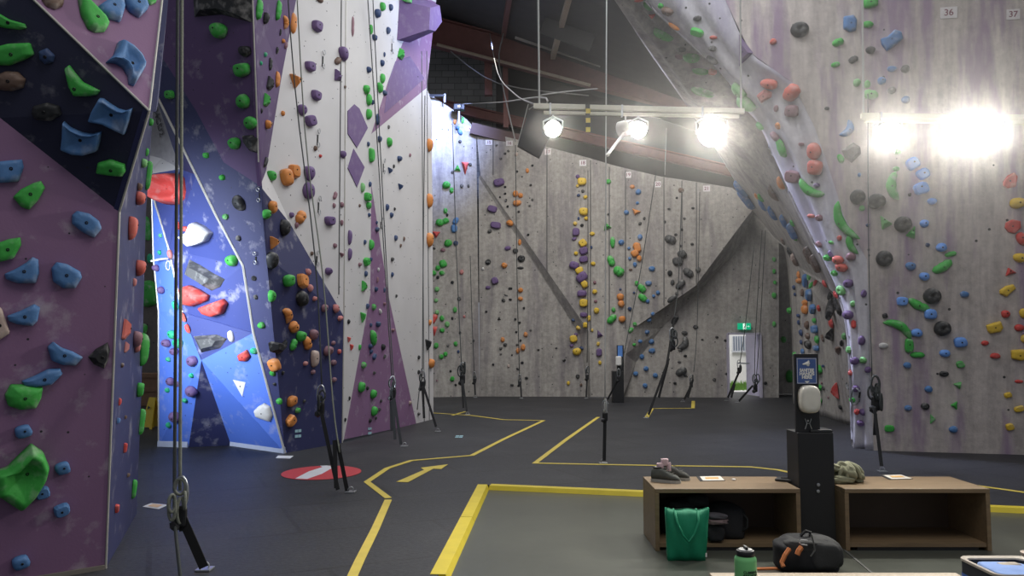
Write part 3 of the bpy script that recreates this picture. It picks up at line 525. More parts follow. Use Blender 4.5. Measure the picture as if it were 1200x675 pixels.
# px py w h colour shape rot
#   shapes: b dome, k block, t three-sided, a crescent, n banana, d holed disc, p oblong, c nub, j bean
HOLDS = """
27 505 16 15 b k 8;73 548 14 15 b k 8;49 577 15 14 b k 8;72 597 15 15 b k 8;24 658 16 16 b k 8
160 232 18 16 u b 0;151 267 16 28 u b 0;160 314 17 20 u b 20;156 331 6 10 q b 0;144 386 14 26 u t 0;146 407 8 14 q t 0;157 397 15 20 m b 30;158 407 10 12 q b 0;165 410 15 38 g b -8;168 386 9 14 g b 0;175 344 18 30 g k 10;172 268 8 28 g k 4;172 205 9 34 g k 0;175 143 7 9 g b 0;166 191 10 11 l b 0;171 178 5 10 g b 0;161 219 9 9 n b 0;183 86 6 14 u b 0
161 457 12 16 g k 15;164 494 9 30 g k -6;139 471 5 9 r k 0;137 493 6 7 b k 0;145 525 6 12 r k 0;149 557 5 5 n k 0;155 573 8 22 g k 0;135 596 7 10 r k 20;142 428 5 6 n b 0;146 489 4 5 n k 0
209 264 4 10 r b 0;217 268 10 6 r b 10;271 394 7 14 w p 10;298 411 8 8 t b 0;273 305 14 14 g b 0;189 276 5 6 t b 0;188 296 5 6 t b 0;176 303 6 11 t b 0;184 314 10 8 p b 0;190 340 10 9 p b 0;207 358 8 12 t b 20;203 392 12 10 t b -20;210 402 14 12 t b 20;196 402 12 10 p b 0;205 412 12 9 p b 0;198 421 6 6 t b 0;227 423 14 13 p b 20;225 440 6 6 t b 0;201 447 10 10 p b 0;208 450 7 7 p b 0;197 457 6 6 t b 0;225 458 13 13 p b 20;217 469 6 6 t b 0;206 488 13 13 p b 20;198 498 6 7 t b 0;200 298 6 12 q b 10;216 372 6 12 u b 20;221 385 6 12 r b 20
258 36 19 18 g b 0;288 60 14 13 k b 0;285 82 18 15 g k 10;286 119 15 17 g b 0;295 144 14 16 g b 0;276 168 14 14 g b 0;242 182 7 7 g k 0;200 111 10 10 g k 0
261 208 7 7 g b 0;265 254 7 7 g b 0;281 238 13 19 k b 15;280 279 6 7 k b 0;310 251 12 12 g b 0;317 243 12 14 o k 30;331 267 15 20 k b 15;318 283 15 14 o t 40;317 305 15 20 k b 10;317 206 11 12 g b 30
336 329 14 14 g k 5;352 330 14 16 o k 30;352 350 15 20 k b 20;317 347 10 14 g b 0;335 370 11 18 o a 20;343 383 13 15 o p 35;307 381 8 8 g b 0;298 326 6 6 k b 0;300 348 5 6 k b 0;351 394 13 13 g b 0;343 404 9 15 g p -30;359 402 11 18 o p 20
379 361 9 9 m b 0;392 362 9 9 q b 20;398 373 9 6 q p 0;366 392 11 13 m b 0;383 411 13 12 m b 0;360 319 8 7 q b 0;362 338 8 8 q b 0;368 350 6 6 q b 0;397 412 5 6 r b 0;390 402 6 5 m b 30;367 420 10 20 e k 0
323 427 13 15 o k 20;320 437 7 7 g b 0;331 437 4 5 k b 0;322 450 4 4 k b 0;328 470 7 8 g b 0;340 470 12 12 o k 0;348 481 7 7 g b 0;339 493 12 13 o k 30;357 426 6 6 q b 0;366 436 6 6 m b 0;390 425 7 7 m b 0;391 445 6 6 m b 0;356 470 4 4 k b 0
302 11 11 26 g p 90;310 21 9 14 k b 0;325 12 9 25 g p 90;333 26 9 14 o a 30;343 27 9 26 o p 90;331 48 5 5 o b 0;334 53 5 9 m b 0;328 38 3 9 k b 0;324 59 4 9 k b 0;310 64 5 6 t b 0;305 74 4 5 t b 0;316 75 6 16 k p 90;314 97 11 17 k t 0;324 93 8 20 o p 90;310 117 11 16 g t 10;306 130 3 6 k b 0;312 146 10 10 o b 0;318 145 3 5 n b 0;310 190 6 16 k b 0
345 96 15 16 o t 180;331 133 5 6 o b 0;334 208 14 20 o k 20;343 201 13 16 o k 10
370 31 13 12 p k 0;362 78 13 11 p k 10;401 63 12 16 p b 20;394 88 10 14 p t 20;369 112 12 11 p k 0;353 129 11 13 p b 0;362 142 13 13 p k 30;361 203 13 18 p b 10;360 224 14 20 p b 0;401 181 8 8 p b 0;395 71 7 12 n j 50;369 174 5 6 n b 0;375 183 4 4 r b 0;404 102 3 4 n b 0;374 0 10 6 n b 0
413 31 4 26 m p 90;351 254 12 18 o j 60;341 252 6 7 p b 0;347 264 5 7 m b 0;385 259 13 11 p k 10;392 229 5 11 m j 70;400 240 5 7 m b 0;400 261 4 7 m b 0;392 288 5 6 m b 0;365 297 4 5 n b 0;400 299 6 6 m t 180;409 278 6 17 p b 0;409 298 6 14 p b 0;384 318 9 9 p b 40;391 241 4 6 m b 0
408 377 4 6 k b 0;408 398 5 7 r t 180;411 407 5 8 r t 180
447 8 8 10 g b 0;441 16 9 10 d b 20;457 9 6 8 d b 20;454 36 6 9 d b 0;434 35 5 12 g b 0;438 44 8 7 d k 10;447 74 6 8 d b 0;431 82 7 7 d b 0;447 92 7 12 g b 0;444 103 8 12 g b 20;428 105 9 11 g b 0;431 117 8 14 g b 0;450 109 7 6 d b 0;436 120 5 6 d b 0;431 134 8 13 g b 0;468 63 10 14 g t 0;477 2 10 9 g b 0;450 64 3 6 d b 0
442 140 6 14 d p 90;444 163 6 8 d b 0;455 167 8 11 g b 20;431 169 4 6 d b 0;434 182 8 17 g k 10;467 186 7 7 d b 0;456 200 7 7 d t 180;455 149 3 5 k b 0;480 182 3 5 m b 0;461 195 3 5 k b 0
424 220 6 12 l b 0;429 231 10 10 g k 0;431 241 7 9 g b 0;433 216 4 7 d b 0;432 252 4 5 d b 0;468 219 7 7 d t 180;453 243 5 9 d b 0;458 252 5 7 d b 0;462 245 3 4 k b 0;463 279 5 7 d b 0;473 280 3 6 n b 0;469 288 3 5 n b 0;459 304 5 5 k b 0;434 287 7 13 g b 0;427 284 4 6 d b 0;441 269 6 6 d b 0;441 261 3 4 d b 0;421 241 3 4 n b 0
428 307 9 10 g k 30;434 304 4 5 d b 0;421 310 5 5 m b 0;428 321 5 7 d b 0;425 335 9 13 g t 20;424 372 8 13 g t 180;430 359 5 7 d b 0;437 360 6 8 g b 0;442 380 7 7 d b 0;434 381 4 5 d b 0;436 396 9 19 g b 15;433 406 6 6 d b 0;440 339 5 6 d b 0;450 340 3 6 d b 0;445 365 4 7 w b 30;459 322 4 6 d b 0;464 347 3 4 k b 0;442 328 3 7 m b 0;443 316 3 5 w b 0;450 356 4 4 m b 0;460 387 6 4 m b 0;421 407 4 7 g b 0
437 401 6 6 g b 0;434 412 5 6 d b 0;438 418 6 9 d p -40;448 407 6 8 k b 0;450 418 4 5 k b 0;425 428 7 8 g b 0;438 437 4 4 k b 0;422 454 10 13 g b 0;436 462 9 11 g b 0;437 482 9 12 g b 0;446 470 3 4 k b 0;430 455 4 5 k b 0;444 480 4 4 k b 0;433 493 4 5 k b 0;440 490 3 4 k b 0;409 467 3 5 k b 0;404 492 3 5 k b 0;490 419 4 5 k b 0;490 436 4 5 k b 0;490 485 4 4 k b 0;480 472 4 5 e b 0
502 170 9 15 o b 0;502 235 9 17 o b 0;502 281 10 17 o b 0;500 404 9 14 k t 180;504 426 9 11 o b 0
533 143 4 6 o b 0;538 142 3 5 d b 0;542 141 4 8 g b 0;536 150 5 5 b b 0;539 155 5 8 b p -60;539 166 4 4 G b 0;545 197 8 16 r t 180;536 197 7 8 g t 0;551 193 4 4 G b 0;530 202 3 4 G b 0;523 217 9 9 g b 0;529 223 5 7 g b 0;541 218 4 5 G b 0;549 218 3 4 G b 0;522 247 5 7 g b 0;524 252 3 4 k b 0;515 261 9 9 g b 0;522 259 8 7 g k 30;534 259 6 10 b p 60;532 268 7 9 b k 0;511 275 9 8 r t 180;525 285 9 9 g b 0;534 285 6 6 d b 0;519 293 6 5 m b 0;509 291 3 3 k b 0
519 309 8 9 g k 20;513 314 6 6 g b 0;508 320 7 7 g b 0;518 320 7 6 g b 0;513 325 4 4 k b 0;541 319 5 6 q b 0;530 331 4 4 k b 0;512 339 6 6 l b 0;511 352 5 5 l b 0;533 363 5 7 g b 0;512 366 5 6 l b 0;508 374 7 14 r p 60;503 378 5 7 o b 0;518 373 6 7 g b 0;524 380 6 7 l b 0;530 373 3 4 k b 0;509 388 7 12 r t 180;518 387 6 6 g b 0;538 350 5 5 G d 0;539 390 3 4 k b 0;544 371 3 4 q b 0
572 307 7 7 k d 0;591 311 7 7 o b 0;580 329 8 8 p k 20;572 337 6 4 p k 0;566 315 3 4 w b 0;598 338 5 3 k k 0;593 346 5 2 k p -20;590 352 5 4 k p -30;598 351 4 3 k b 0;585 373 4 4 k t 0;570 365 3 3 k b 0;511 405 6 7 g b 0;534 403 5 6 g b 0;522 415 5 6 g b 0;517 418 6 6 g b 0;525 405 3 4 k b 0;537 412 3 4 d b 0;528 435 3 3 k b 0;530 444 6 6 g b 0;534 451 3 3 k b 0;512 446 2 3 m b 0;589 398 5 6 o b 0;592 404 5 4 G b 0;587 408 4 4 k b 0;587 415 3 2 k b 0;578 427 3 3 k b 0;600 451 4 3 k b 0;555 399 3 3 G b 0
585 214 12 9 p k 15;592 219 3 3 k b 0;577 245 11 8 p k -20;581 264 12 8 p k -8;574 271 5 5 G b 0;586 231 2 3 k b 0;593 235 3 4 k b 0;595 242 3 3 k b 0;592 227 3 3 k b 0;598 261 8 7 o b 0
596 177 3 3 k b 0;592 180 3 3 k b 0;587 186 3 3 k b 0;582 170 3 3 k b 0;606 201 3 3 k b 0;612 207 2 2 k b 0;624 194 3 3 k b 0;622 217 3 3 k b 0;618 200 4 6 o b 0;605 181 4 5 e b 0;604 227 6 8 o b 0;610 229 6 6 o b 0;606 238 10 7 o b 0;624 234 3 3 k b 0;621 241 3 3 k b 0;608 248 3 3 k b 0;609 284 4 8 o b 0;619 275 3 3 k b 0
677 207 5 5 p b 0;682 213 10 9 y k 0;677 218 4 4 y b 0;683 224 4 4 G b 0;678 229 4 4 d b 0;686 231 5 5 y b 0;684 248 10 9 y k 0;687 256 5 5 y b 0;678 256 3 4 d b 0;674 262 5 5 y b 0;682 264 4 4 k b 0;675 272 8 10 p k 0;673 280 6 4 p b 20;683 285 9 9 y k 35;684 294 10 9 p k 20;675 297 5 5 y b 0;684 304 10 8 p k 10;673 311 11 9 p k -20;679 317 9 8 y k 20;682 325 14 11 p k 40;685 333 8 9 y k 30;682 344 11 8 p k 0;684 355 10 9 y k 0;684 369 9 6 p k 0;694 274 6 5 y b 0;695 309 6 5 y b 0;697 342 6 6 y b 0;699 364 7 7 y b 0;697 331 4 4 m b 0;698 353 4 4 m b 0;693 290 3 4 d b 0
595 291 8 5 p p 10;604 294 7 6 G b 0;611 303 9 8 k d 0;610 314 8 3 k p 0;610 340 6 6 o b 0;610 350 6 5 o b 0;614 361 3 3 k b 0;686 381 6 7 y k 0;690 373 5 7 y k 0;678 384 5 5 y b 0;672 375 4 4 d b 0;672 397 9 8 y k 10;675 392 5 4 p b 0;670 405 5 4 p k 20;682 408 5 4 d b 0;676 412 10 9 y b 0;702 391 7 9 p t 20;702 413 7 9 p k 0;701 403 4 5 y b 0;694 387 3 4 y b 0;616 392 5 6 o b 0;613 407 6 8 o b 0;607 411 5 7 o b 0;596 429 3 4 e b 0;604 374 3 3 k b 0;609 378 3 3 k b 0;605 389 3 3 k b 0;610 399 3 3 k b 0;606 404 3 3 k b 0;600 416 2 2 k b 0;612 425 4 3 k b 0;607 432 4 3 k b 0;617 443 4 3 k b 0;661 422 4 3 k b 0;677 441 5 5 k b 0;652 408 3 2 k b 0;631 410 3 2 k b 0;622 387 3 2 k b 0;666 449 4 5 y b 0;681 451 3 4 n b 0;703 425 4 5 y b 0
713 213 7 6 g b 0;711 265 9 9 g t 20;718 284 6 13 g b 0;713 251 3 3 G b 0;741 219 6 5 o b 0;748 225 7 7 b b 0;747 238 4 4 b b 0;734 249 6 6 b b 0;745 249 10 7 o t 160;755 256 3 4 k b 0;750 262 4 4 k b 0;750 278 6 7 b b 0;728 284 7 7 b b 0;746 288 9 8 o b 0;798 223 7 6 n b 0;793 232 3 3 k b 0;784 245 4 3 k b 0;812 244 4 3 k b 0;802 256 3 3 k b 0;779 260 3 3 k b 0;799 269 3 4 k b 0;792 275 4 3 k b 0;786 280 14 10 G j -25;798 288 4 3 k b 0;811 286 4 3 k b 0
747 291 8 10 o k 20;744 297 9 8 o k 30;749 303 6 8 o b 0;737 291 4 4 b b 0;738 303 4 4 b b 0;744 310 5 6 b b 0;716 306 8 14 g p -70;725 318 14 11 g p -40;764 315 8 6 b b 0;760 332 8 6 b b 0;746 332 5 6 g b 0;752 338 12 8 g p -50;753 349 12 8 g p -45;759 353 5 5 b b 0;771 343 5 5 b b 0;766 347 4 4 b b 0;727 348 8 9 o b 0;728 356 8 8 o b 0;727 339 3 3 d b 0;719 363 5 6 g b 0;717 374 14 8 g p 45;729 374 8 8 o b 0;738 362 5 5 d b 0;743 343 3 3 d b 0;739 316 4 3 n b 0;765 368 5 5 b b 0;760 374 6 6 b b 0;739 387 8 5 g p 40;744 380 5 5 g b 0
799 298 10 9 G k 30;794 306 12 9 G k 10;785 320 6 7 k b 0;807 319 14 9 G j -40;818 316 6 7 G b 0;797 333 14 8 G j 45;788 331 5 7 G b 0;788 350 14 6 G p 35;793 344 4 4 k b 0;791 375 13 6 k p 60;815 383 6 5 k b 0;763 400 6 6 b b 0;764 411 8 6 b b 0;752 418 6 6 b b 0;757 432 6 6 b b 0;745 438 6 6 b b 0;768 440 6 6 b b 0;756 452 6 6 b b 0;750 400 5 4 b b 0;758 389 5 5 b b 0;743 404 4 4 g b 0;802 390 7 5 G b 0;800 402 17 8 G a 60;797 410 5 4 k b 0;803 417 4 3 k b 0;796 424 4 3 k b 0;798 435 14 9 G j 30;803 440 4 3 k b 0;791 449 4 3 k b 0;840 395 4 3 k b 0;823 398 3 2 k b 0;850 399 4 3 k b 0;851 438 3 3 k b 0;837 445 4 4 k b 0;897 449 4 4 k b 0;907 304 4 6 g b 0;907 318 4 6 g b 0;908 331 4 5 g b 0;907 346 5 8 g b 0;907 380 4 7 g b 0
870 220 11 9 b b 0;877 231 13 11 b k 20;888 229 4 6 o b 0;895 239 8 6 b b 0;893 231 5 5 g b 0;907 249 9 7 b b 0;921 259 9 7 b b 0;931 270 9 9 b k 20;930 261 4 6 g b 0;933 277 5 5 g b 0;907 225 10 8 n t 0;919 282 4 6 n b 0;928 296 6 10 k p 60;934 306 6 8 n b 0;932 302 6 7 e b 0;937 322 4 8 o p 90;938 329 6 6 o b 0;946 329 9 7 b k 0;950 324 5 7 g b 0;952 335 4 5 g b 0;957 332 4 4 r b 0;951 346 10 9 b k 20;932 337 4 5 d b 0;933 345 3 4 d b 0;945 355 6 7 o b 0;945 363 7 10 o b 0;955 362 9 8 b k 20;961 361 4 6 r b 0;941 343 4 8 n b 0;968 332 4 9 r b 0;975 347 6 8 k b 0;976 363 10 12 k k 20;984 359 8 15 k p 70;981 345 4 10 r b 0;976 379 5 11 r b 0;976 394 11 10 k t 180;957 386 9 8 b k 10;956 376 5 6 g b 0;959 398 5 9 g b 0;958 408 9 6 b k 0;947 381 5 9 n b 0;948 394 5 7 n b 0;949 404 8 9 k b 0;937 370 4 4 d b 0;937 378 3 5 d b 0;940 390 4 7 d b 0;940 401 3 5 d b 0;965 396 3 8 n b 0;988 402 5 4 k b 0;984 409 6 7 n t 0;951 298 10 10 n k 20;958 308 10 9 n k 30;927 364 6 7 g b 0;918 398 6 8 g b 0
933 415 6 5 g b 0;942 412 4 6 b b 0;926 441 10 16 g b 0;961 433 8 9 g k 20;966 429 3 3 d b 0;961 454 8 7 g b 0;962 469 5 6 g b 0;966 455 3 4 k b 0;982 460 9 15 r t 180;986 477 4 5 k d 0;964 449 2 3 m b 0;972 466 2 3 m b 0
761 5 14 12 g b 20;775 6 5 6 g b 0;783 12 10 9 n b 0;763 19 6 5 r t 180;748 0 9 4 r b 0;778 38 11 10 g b 0;791 30 9 5 o b 0;817 22 9 6 G b 0;818 37 12 8 g k 0;836 44 8 4 u b 0;798 57 8 6 G b 0;796 65 6 5 m b 0;835 57 9 6 G b 0;836 69 9 7 G b 0;810 66 13 10 g b 0;821 82 12 7 g b 0;835 83 7 7 u b 0;824 106 16 9 g b 0;868 104 12 14 l b 0;876 120 16 14 l b 0;902 98 16 11 u b 0;929 108 13 20 u p 70;929 130 13 12 m k 0;910 127 5 7 m b 0;913 147 5 8 o b 0;910 159 8 8 m b 0;917 173 18 8 g p -60;939 169 6 4 m b 0;955 177 13 17 u b 0;957 196 13 15 u k 0;931 207 15 13 m k 0;917 214 7 9 o b 0;892 147 7 6 l b 0;906 49 8 7 u b 0;937 35 20 18 k d 0
951 221 30 9 g n -30;958 217 6 5 p b 0;951 253 8 4 u p 0;961 255 7 7 m b 0;991 259 42 9 g n -52;999 285 24 7 g n -70;984 279 5 6 r b 0;975 284 5 4 g b 0;961 286 6 6 m b 0;975 297 6 5 p b 0;971 302 8 7 g b 0;983 304 10 9 u b 0;987 313 12 9 u b 0;997 301 10 8 m b 0;979 320 6 6 g b 0;995 332 10 9 p b 0;987 340 8 10 l d 0;1012 344 6 8 p b 0;1000 356 6 7 l b 0;995 369 10 9 p b 0;1000 380 5 9 r p 90;1010 399 7 10 p b 0;991 394 5 6 l b 0;997 410 6 8 l b 0;1001 423 9 8 p b 0;1012 422 7 7 l b 0;1016 433 6 7 p b 0;998 437 4 6 r b 0;1003 455 7 8 p b 0;999 468 6 5 g b 0;1013 483 6 7 p b 0;1004 482 5 7 r b 0;1008 495 7 7 p b 0
1020 4 16 11 g k 10;1017 29 11 8 g b 0;982 50 13 9 g p 20;1020 59 10 9 G b -20;1000 70 11 8 G p 30;979 76 10 6 g p 15;1045 81 10 7 b b 0;1061 81 10 9 G p 40;1033 95 9 9 b b 0;1045 106 9 8 G p 40;1004 97 8 9 l b 0;1016 99 7 9 l b 0;1020 111 17 11 l p -15;1061 117 9 8 b b 0;969 127 6 4 G b 0;992 151 20 9 b a 60;985 186 7 11 g b 20;1007 205 4 5 b b 0;1052 178 8 7 l b 0;1069 192 14 14 c k 30;1081 204 13 13 c k 30;1079 221 16 14 c k 20;1050 198 7 6 g b 0;1048 218 34 11 g N 95;1092 236 10 8 c b 0;1005 231 17 18 k d 0;1027 236 20 18 k d 0;1058 263 19 19 k d 0;1036 303 18 19 k d 0;1092 347 19 19 k d 0;1104 385 18 18 k d 0;1010 244 7 7 l b 0;1066 228 4 5 G b 0;1036 260 12 16 l t 30;1069 272 10 15 g t -20;1083 262 10 9 c b 0;1087 287 5 5 d b 0;1103 290 11 11 c b 0;1067 312 11 10 b b 0;1083 324 11 10 c b 0;1130 345 9 8 b b 0;1057 353 12 10 c k 0;1090 368 13 12 c k 0;1017 264 5 4 d b 0;1104 312 24 11 g j 35;1114 298 13 6 g p 15;1077 357 26 10 g j -28;1192 238 16 13 y b 0;1197 280 10 17 r b 20;1195 302 14 11 y b 0;1183 318 11 9 r t 20;1178 368 9 9 r b 0;1199 367 8 12 y b 0;1194 384 10 8 r b 0;1200 397 7 10 y b 0;1154 402 8 6 r b 0;1166 417 10 7 r b 0;1194 447 9 4 r p 0
1053 385 36 10 g N -33;1037 370 6 6 k k 20;1074 390 12 10 c b 0;1125 401 13 12 c k 10;1107 414 11 9 c b 0;1065 405 9 17 g k 0;1075 416 16 7 g p 0;1035 405 10 7 w b 0;1125 427 8 8 g k 20;1106 438 10 7 k d 0;1123 452 8 8 g t 200;1063 428 8 8 b b 0;1088 456 8 8 b b 0;1064 478 8 7 b b 0;1084 476 9 8 k d 0;1118 475 10 7 g t 90;1093 491 11 6 g t -90;1042 502 10 8 g k 0;1117 503 9 8 b b 0;1181 463 8 7 y k 20;1194 479 10 7 y k 20;1183 500 8 8 y k 20
"""
BV = BVHTree.FromPolygons([v for k, V, T in SURF for v in V], [tuple(i + o for i in t) for (k, V, T), o in zip(SURF, [sum(len(s[1]) for s in SURF[:n]) for n in range(len(SURF))]) for t in T])
TKEY = [k for k, V, T in SURF for _ in T]
def cast(px, py):
    for k in range(8):
        r = cast0(px, py + k)
        if r: return r
    print("NO HIT", px, py)
def cast0(px, py):
    loc, n, i, d = BV.ray_cast(CO, ray(px, py), 100)
    if loc is None: return None
    if n.dot(CO - loc) < 0: n = -n
    return loc, n, TKEY[i]
def frame(loc, n, lift=0.003):
    x = RIGHT - n * RIGHT.dot(n)
    if x.length < 0.15: x = Vector((0, 0, 1)).cross(n) * -1
    x.normalize(); y = n.cross(x).normalized()
    if y.z < 0: x = -x; y = -y
    M = Matrix((x, y, n)).transposed().to_4x4(); M.translation = loc + n * lift
    return M
def dome(out, H, prof, c=(0, 0), tilt=0.0, dip=None):
    """closed mesh: outline rings rising to a crown"""
    V = []; Fc = []; n = len(out); cx, cy = c
    R0 = max(math.hypot(x - cx, y - cy) for x, y in out)
    for s, z in prof:
        for x, y in out:
            yy = cy + (y - cy) * s
            V.append((cx + (x - cx) * s, yy, z * H * (1 + tilt * (yy - cy) / R0)))
    for r in range(len(prof) - 1):
        for k in range(n):
            a = r * n + k; b = r * n + (k + 1) % n
            Fc.append((a, b, b + n, a + n))
    t = len(V); V.append((cx, cy, prof[-1][1] * H if dip is None else dip * H))
    l = (len(prof) - 1) * n
    for k in range(n): Fc.append((l + k, l + (k + 1) % n, t))
    Fc.append(tuple(range(n))[::-1])
    return V, Fc
P_round = [(1, 0), (0.985, .25), (0.92, .52), (.78, .78), (.55, .94), (.28, 1.0)]
P_block = [(1, 0), (1, .3), (.93, .72), (.76, .97), (.4, 1.0)]
P_facet = [(1, 0), (.93, .3), (.42, .96)]
P_disc = [(1, 0), (1.0, .28), (.93, .6), (.78, .86), (.56, 1.0), (.34, 1.0), (.2, .86)]
P_small = [(1, 0), (.88, .6), (.5, .97)]
P_pyr = [(1, 0), (.97, .05)]
P_scoop = [(1, 0), (.98, .35), (.9, .75), (.8, 1.0), (.66, 1.0), (.45, .72), (.2, .5)]
def superell(w, h, e, n, jit, rng):
    ph = [rng.random() * 6.28 for _ in range(3)]; o = []
    for k in range(n):
        a = 2 * PI * k / n; c, s = math.cos(a), math.sin(a)
        r = (abs(c) ** e + abs(s) ** e) ** (-1 / e) * (1 + jit * (math.sin(2 * a + ph[0]) * .6 + math.sin(3 * a + ph[1]) * .5 + math.sin(5 * a + ph[2]) * .25))
        o.append((r * c * w / 2, r * s * h / 2))
    return o
def roundpoly(pts, r=0.22):
    o = []; n = len(pts)
    for i in range(n):
        p = Vector(pts[i]); a = Vector(pts[i - 1]); b = Vector(pts[(i + 1) % n])
        for t in ((a, .5), (a, r), (a, r * .3), (b, r * .3), (b, r)):
            o.append(tuple(p.lerp(t[0], t[1])))
    return o
def rot2(o, deg):
    c, s = math.cos(math.radians(deg)), math.sin(math.radians(deg)); return [(x * c - y * s, x * s + y * c) for x, y in o]
def tubehold(L, T, sag, rng, fat=1.0, nseg=11, ncs=9):
    V = []; Fc = []
    path = []
    for i in range(nseg):
        t = i / (nseg - 1); path.append((L * (t - .5) * .98, sag * L * ((1 - (2 * t - 1) ** 2) - .5)))
    for i, (x, y) in enumerate(path):
        t = i / (nseg - 1); a = path[max(i - 1, 0)]; b = path[min(i + 1, nseg - 1)]
        d = Vector((b[0] - a[0], b[1] - a[1])).normalized(); nx, ny = -d.y, d.x
        r = T / 2 * max(.12, (1 - abs(2 * t - 1) ** (2.6 * fat)) ** .5 if 0 < t < 1 else .12) * (1 + .06 * math.sin(i * 1.7 + L * 40))
        for k in range(ncs):
            al = PI * k / (ncs - 1); u = math.cos(al) * r; z = math.sin(al) * r * 1.05
            V.append((x + nx * u, y + ny * u, z))
    for i in range(nseg - 1):
        for k in range(ncs):
            a = i * ncs + k; b = i * ncs + (k + 1) % ncs
            Fc.append((a, a + ncs, b + ncs, b))
    Fc.append(tuple(range(ncs))); Fc.append(tuple((nseg - 1) * ncs + k for k in range(ncs))[::-1])
    return V, Fc
def hold_mesh(sh, w, h, rot, seed, small):
    rng = random.Random(seed); H = min(w, h) * .55; smooth = True; apex = (0, 0)
    if sh in 'pnajN':
        if h > w: w, h = h, w; rot = rot + 90 if abs(rot) < 45 else rot
        sag = {'p': 0.02, 'n': -.2, 'N': .2, 'a': -.34, 'j': -.1}[sh]
        V, Fc = tubehold(w, h, sag, rng, {'p': 1.2, 'j': 1.1}.get(sh, .8), 7 if small else 11, 5 if small else 9)
        xy = rot2([(v[0], v[1]) for v in V], rot); V = [(a[0], a[1], v[2]) for a, v in zip(xy, V)]
        a = rot2([(0, sag * w * .5)], rot)[0]; return V, Fc, True, (a[0], a[1], h * .52)
    n = 9 if small else 18
    if sh == 't':
        o = roundpoly([(0, h * .55), (-w * .55, -h * .45), (w * .55, -h * .45)], .2); prof = P_facet; H = min(w, h) * .6; smooth = False
    elif sh == 'k':
        o = superell(w * 1.0, h * 1.0, 3.6, 8 if small else 16, .05, rng); prof = P_small if small else P_block; smooth = not small and rng.random() < .5
    elif sh == 'd':
        o = superell(w, h, 2, n, 0, rng); prof = P_small if small else P_disc; H = min(w, h) * .42
        V, Fc = dome(rot2(o, rot), H, prof, dip=None if small else .62); return V, Fc, True, (0, 0, H * (.97 if small else .64))
    else:
        o = superell(w, h, 2.15, n, .07, rng); prof = P_small if small else P_round; H = min(w, h) * .58
    cx = (rng.random() - .5) * w * .15; cy = (rng.random() - .2) * h * .18
    V, Fc = dome(rot2(o, rot), H, prof, (cx, cy), tilt=.12)
    return V, Fc, smooth, (cx, cy, H)
me_bolt = None
def bolt(parent, p, r):
    global me_bolt
    if me_bolt is None:
        o = MB().lathe([(1, -.5), (1, .25), (.8, .4), (.45, .4), (.4, .1)], 10).build('bolt', M_bolt, parent); me_bolt = o.data
    else:
        o = bpy.data.objects.new('bolt', me_bolt); link(o, parent)
    o.location = p; o.scale = (r, r, r * 1.2); return o

INFO = []; STUFF = []
SHW = {'b': 'rounded', 'k': 'blocky', 't': 'three-sided', 'a': 'crescent', 'n': 'banana-shaped', 'N': 'banana-shaped', 'd': 'domed disc', 'p': 'oblong', 'j': 'bean-shaped'}
def add(name, cat, V, Fc, M, col, smooth, px, py, size, key, shw, apex, br):
    o = meshobj(name, V, Fc, HM[col], None, smooth)
    o.matrix_world = M
    if br: bolt(o, apex, br)
    INFO.append(dict(o=o, px=px, py=py, a=size, key=key, col=HC[col][0], sh=shw, cat=cat)); return o
for i, tr in enumerate(TRACED):
    col, shw, poly, hf = tr[:4]
    cx = sum(p[0] for p in poly) / len(poly); cy = sum(p[1] for p in poly) / len(poly)
    if len(tr) > 4: cx, cy = tr[4]
    hit = cast(cx, cy)
    if hit is None: print('traced miss', i, cx, cy); continue
    loc, n, key = hit; M = frame(loc, n); Mi = M.inverted(); pl = (loc, n)
    q = [Mi @ onp(pl, x, y) for x, y in poly]; o2 = [(v.x, v.y) for v in q]
    ar = sum(o2[k][0] * o2[(k + 1) % len(o2)][1] - o2[(k + 1) % len(o2)][0] * o2[k][1] for k in range(len(o2)))
    if ar < 0: o2 = o2[::-1]
    big = math.sqrt(abs(ar) / 2)
    facet = any(s in shw for s in ('faceted', 'pyramid', 'box', 'three-sided', 'square'))
    if not facet: o2 = roundpoly(o2, .25)
    H = big * hf * .75
    if 'pyramid' in shw: prof = P_pyr
    elif 'scooped' in shw or 'bowl' in shw or 'arched' in shw: prof = P_scoop; H *= 1.1
    elif facet: prof = [(1, 0), (.55, .9)]
    elif 'plate' in shw: prof = [(1, 0), (.97, .6), (.85, 1.0), (.5, .9), (.25, .7)]
    elif 'saddle' in shw: prof = [(1, 0), (.99, .5), (.95, .85), (.86, 1.0), (.7, .9), (.45, .66), (.2, .55)]
    else: prof = P_round if 'rounded' in shw or 'knob' in shw else [(1, 0), (.99, .35), (.93, .7), (.78, .95), (.5, 1.02), (.25, 1.0)]
    V, Fc = dome(o2, H, prof, tilt=.15 if not facet else 0)
    vol = facet and big > .25
    w = max(p[0] for p in poly) - min(p[0] for p in poly); h = max(p[1] for p in poly) - min(p[1] for p in poly)
    add('climbing_volume' if vol else 'climbing_hold', 'climbing volume' if vol else 'climbing hold', V, Fc, M, col, not facet, cx, cy, w * h, key, shw, (0, 0, prof[-1][1] * H * .97), 0 if vol and w < 40 else .011)
SURF2 = list(SURF)
for d in INFO:
    if d['cat'] == 'climbing volume':
        M = d['o'].matrix_world; SURF2.append((d['key'], [M @ v.co for v in d['o'].data.vertices], [(p.vertices[0], p.vertices[k], p.vertices[k + 1]) for p in d['o'].data.polygons for k in range(1, len(p.vertices) - 1)]))
BV2 = BVHTree.FromPolygons([v for k, V, T in SURF2 for v in V], [tuple(i + o for i in t) for (k, V, T), o in zip(SURF2, [sum(len(s[1]) for s in SURF2[:n]) for n in range(len(SURF2))]) for t in T])
BV = BV2; TKEY = [k for k, V, T in SURF2 for _ in T]
ENT = []
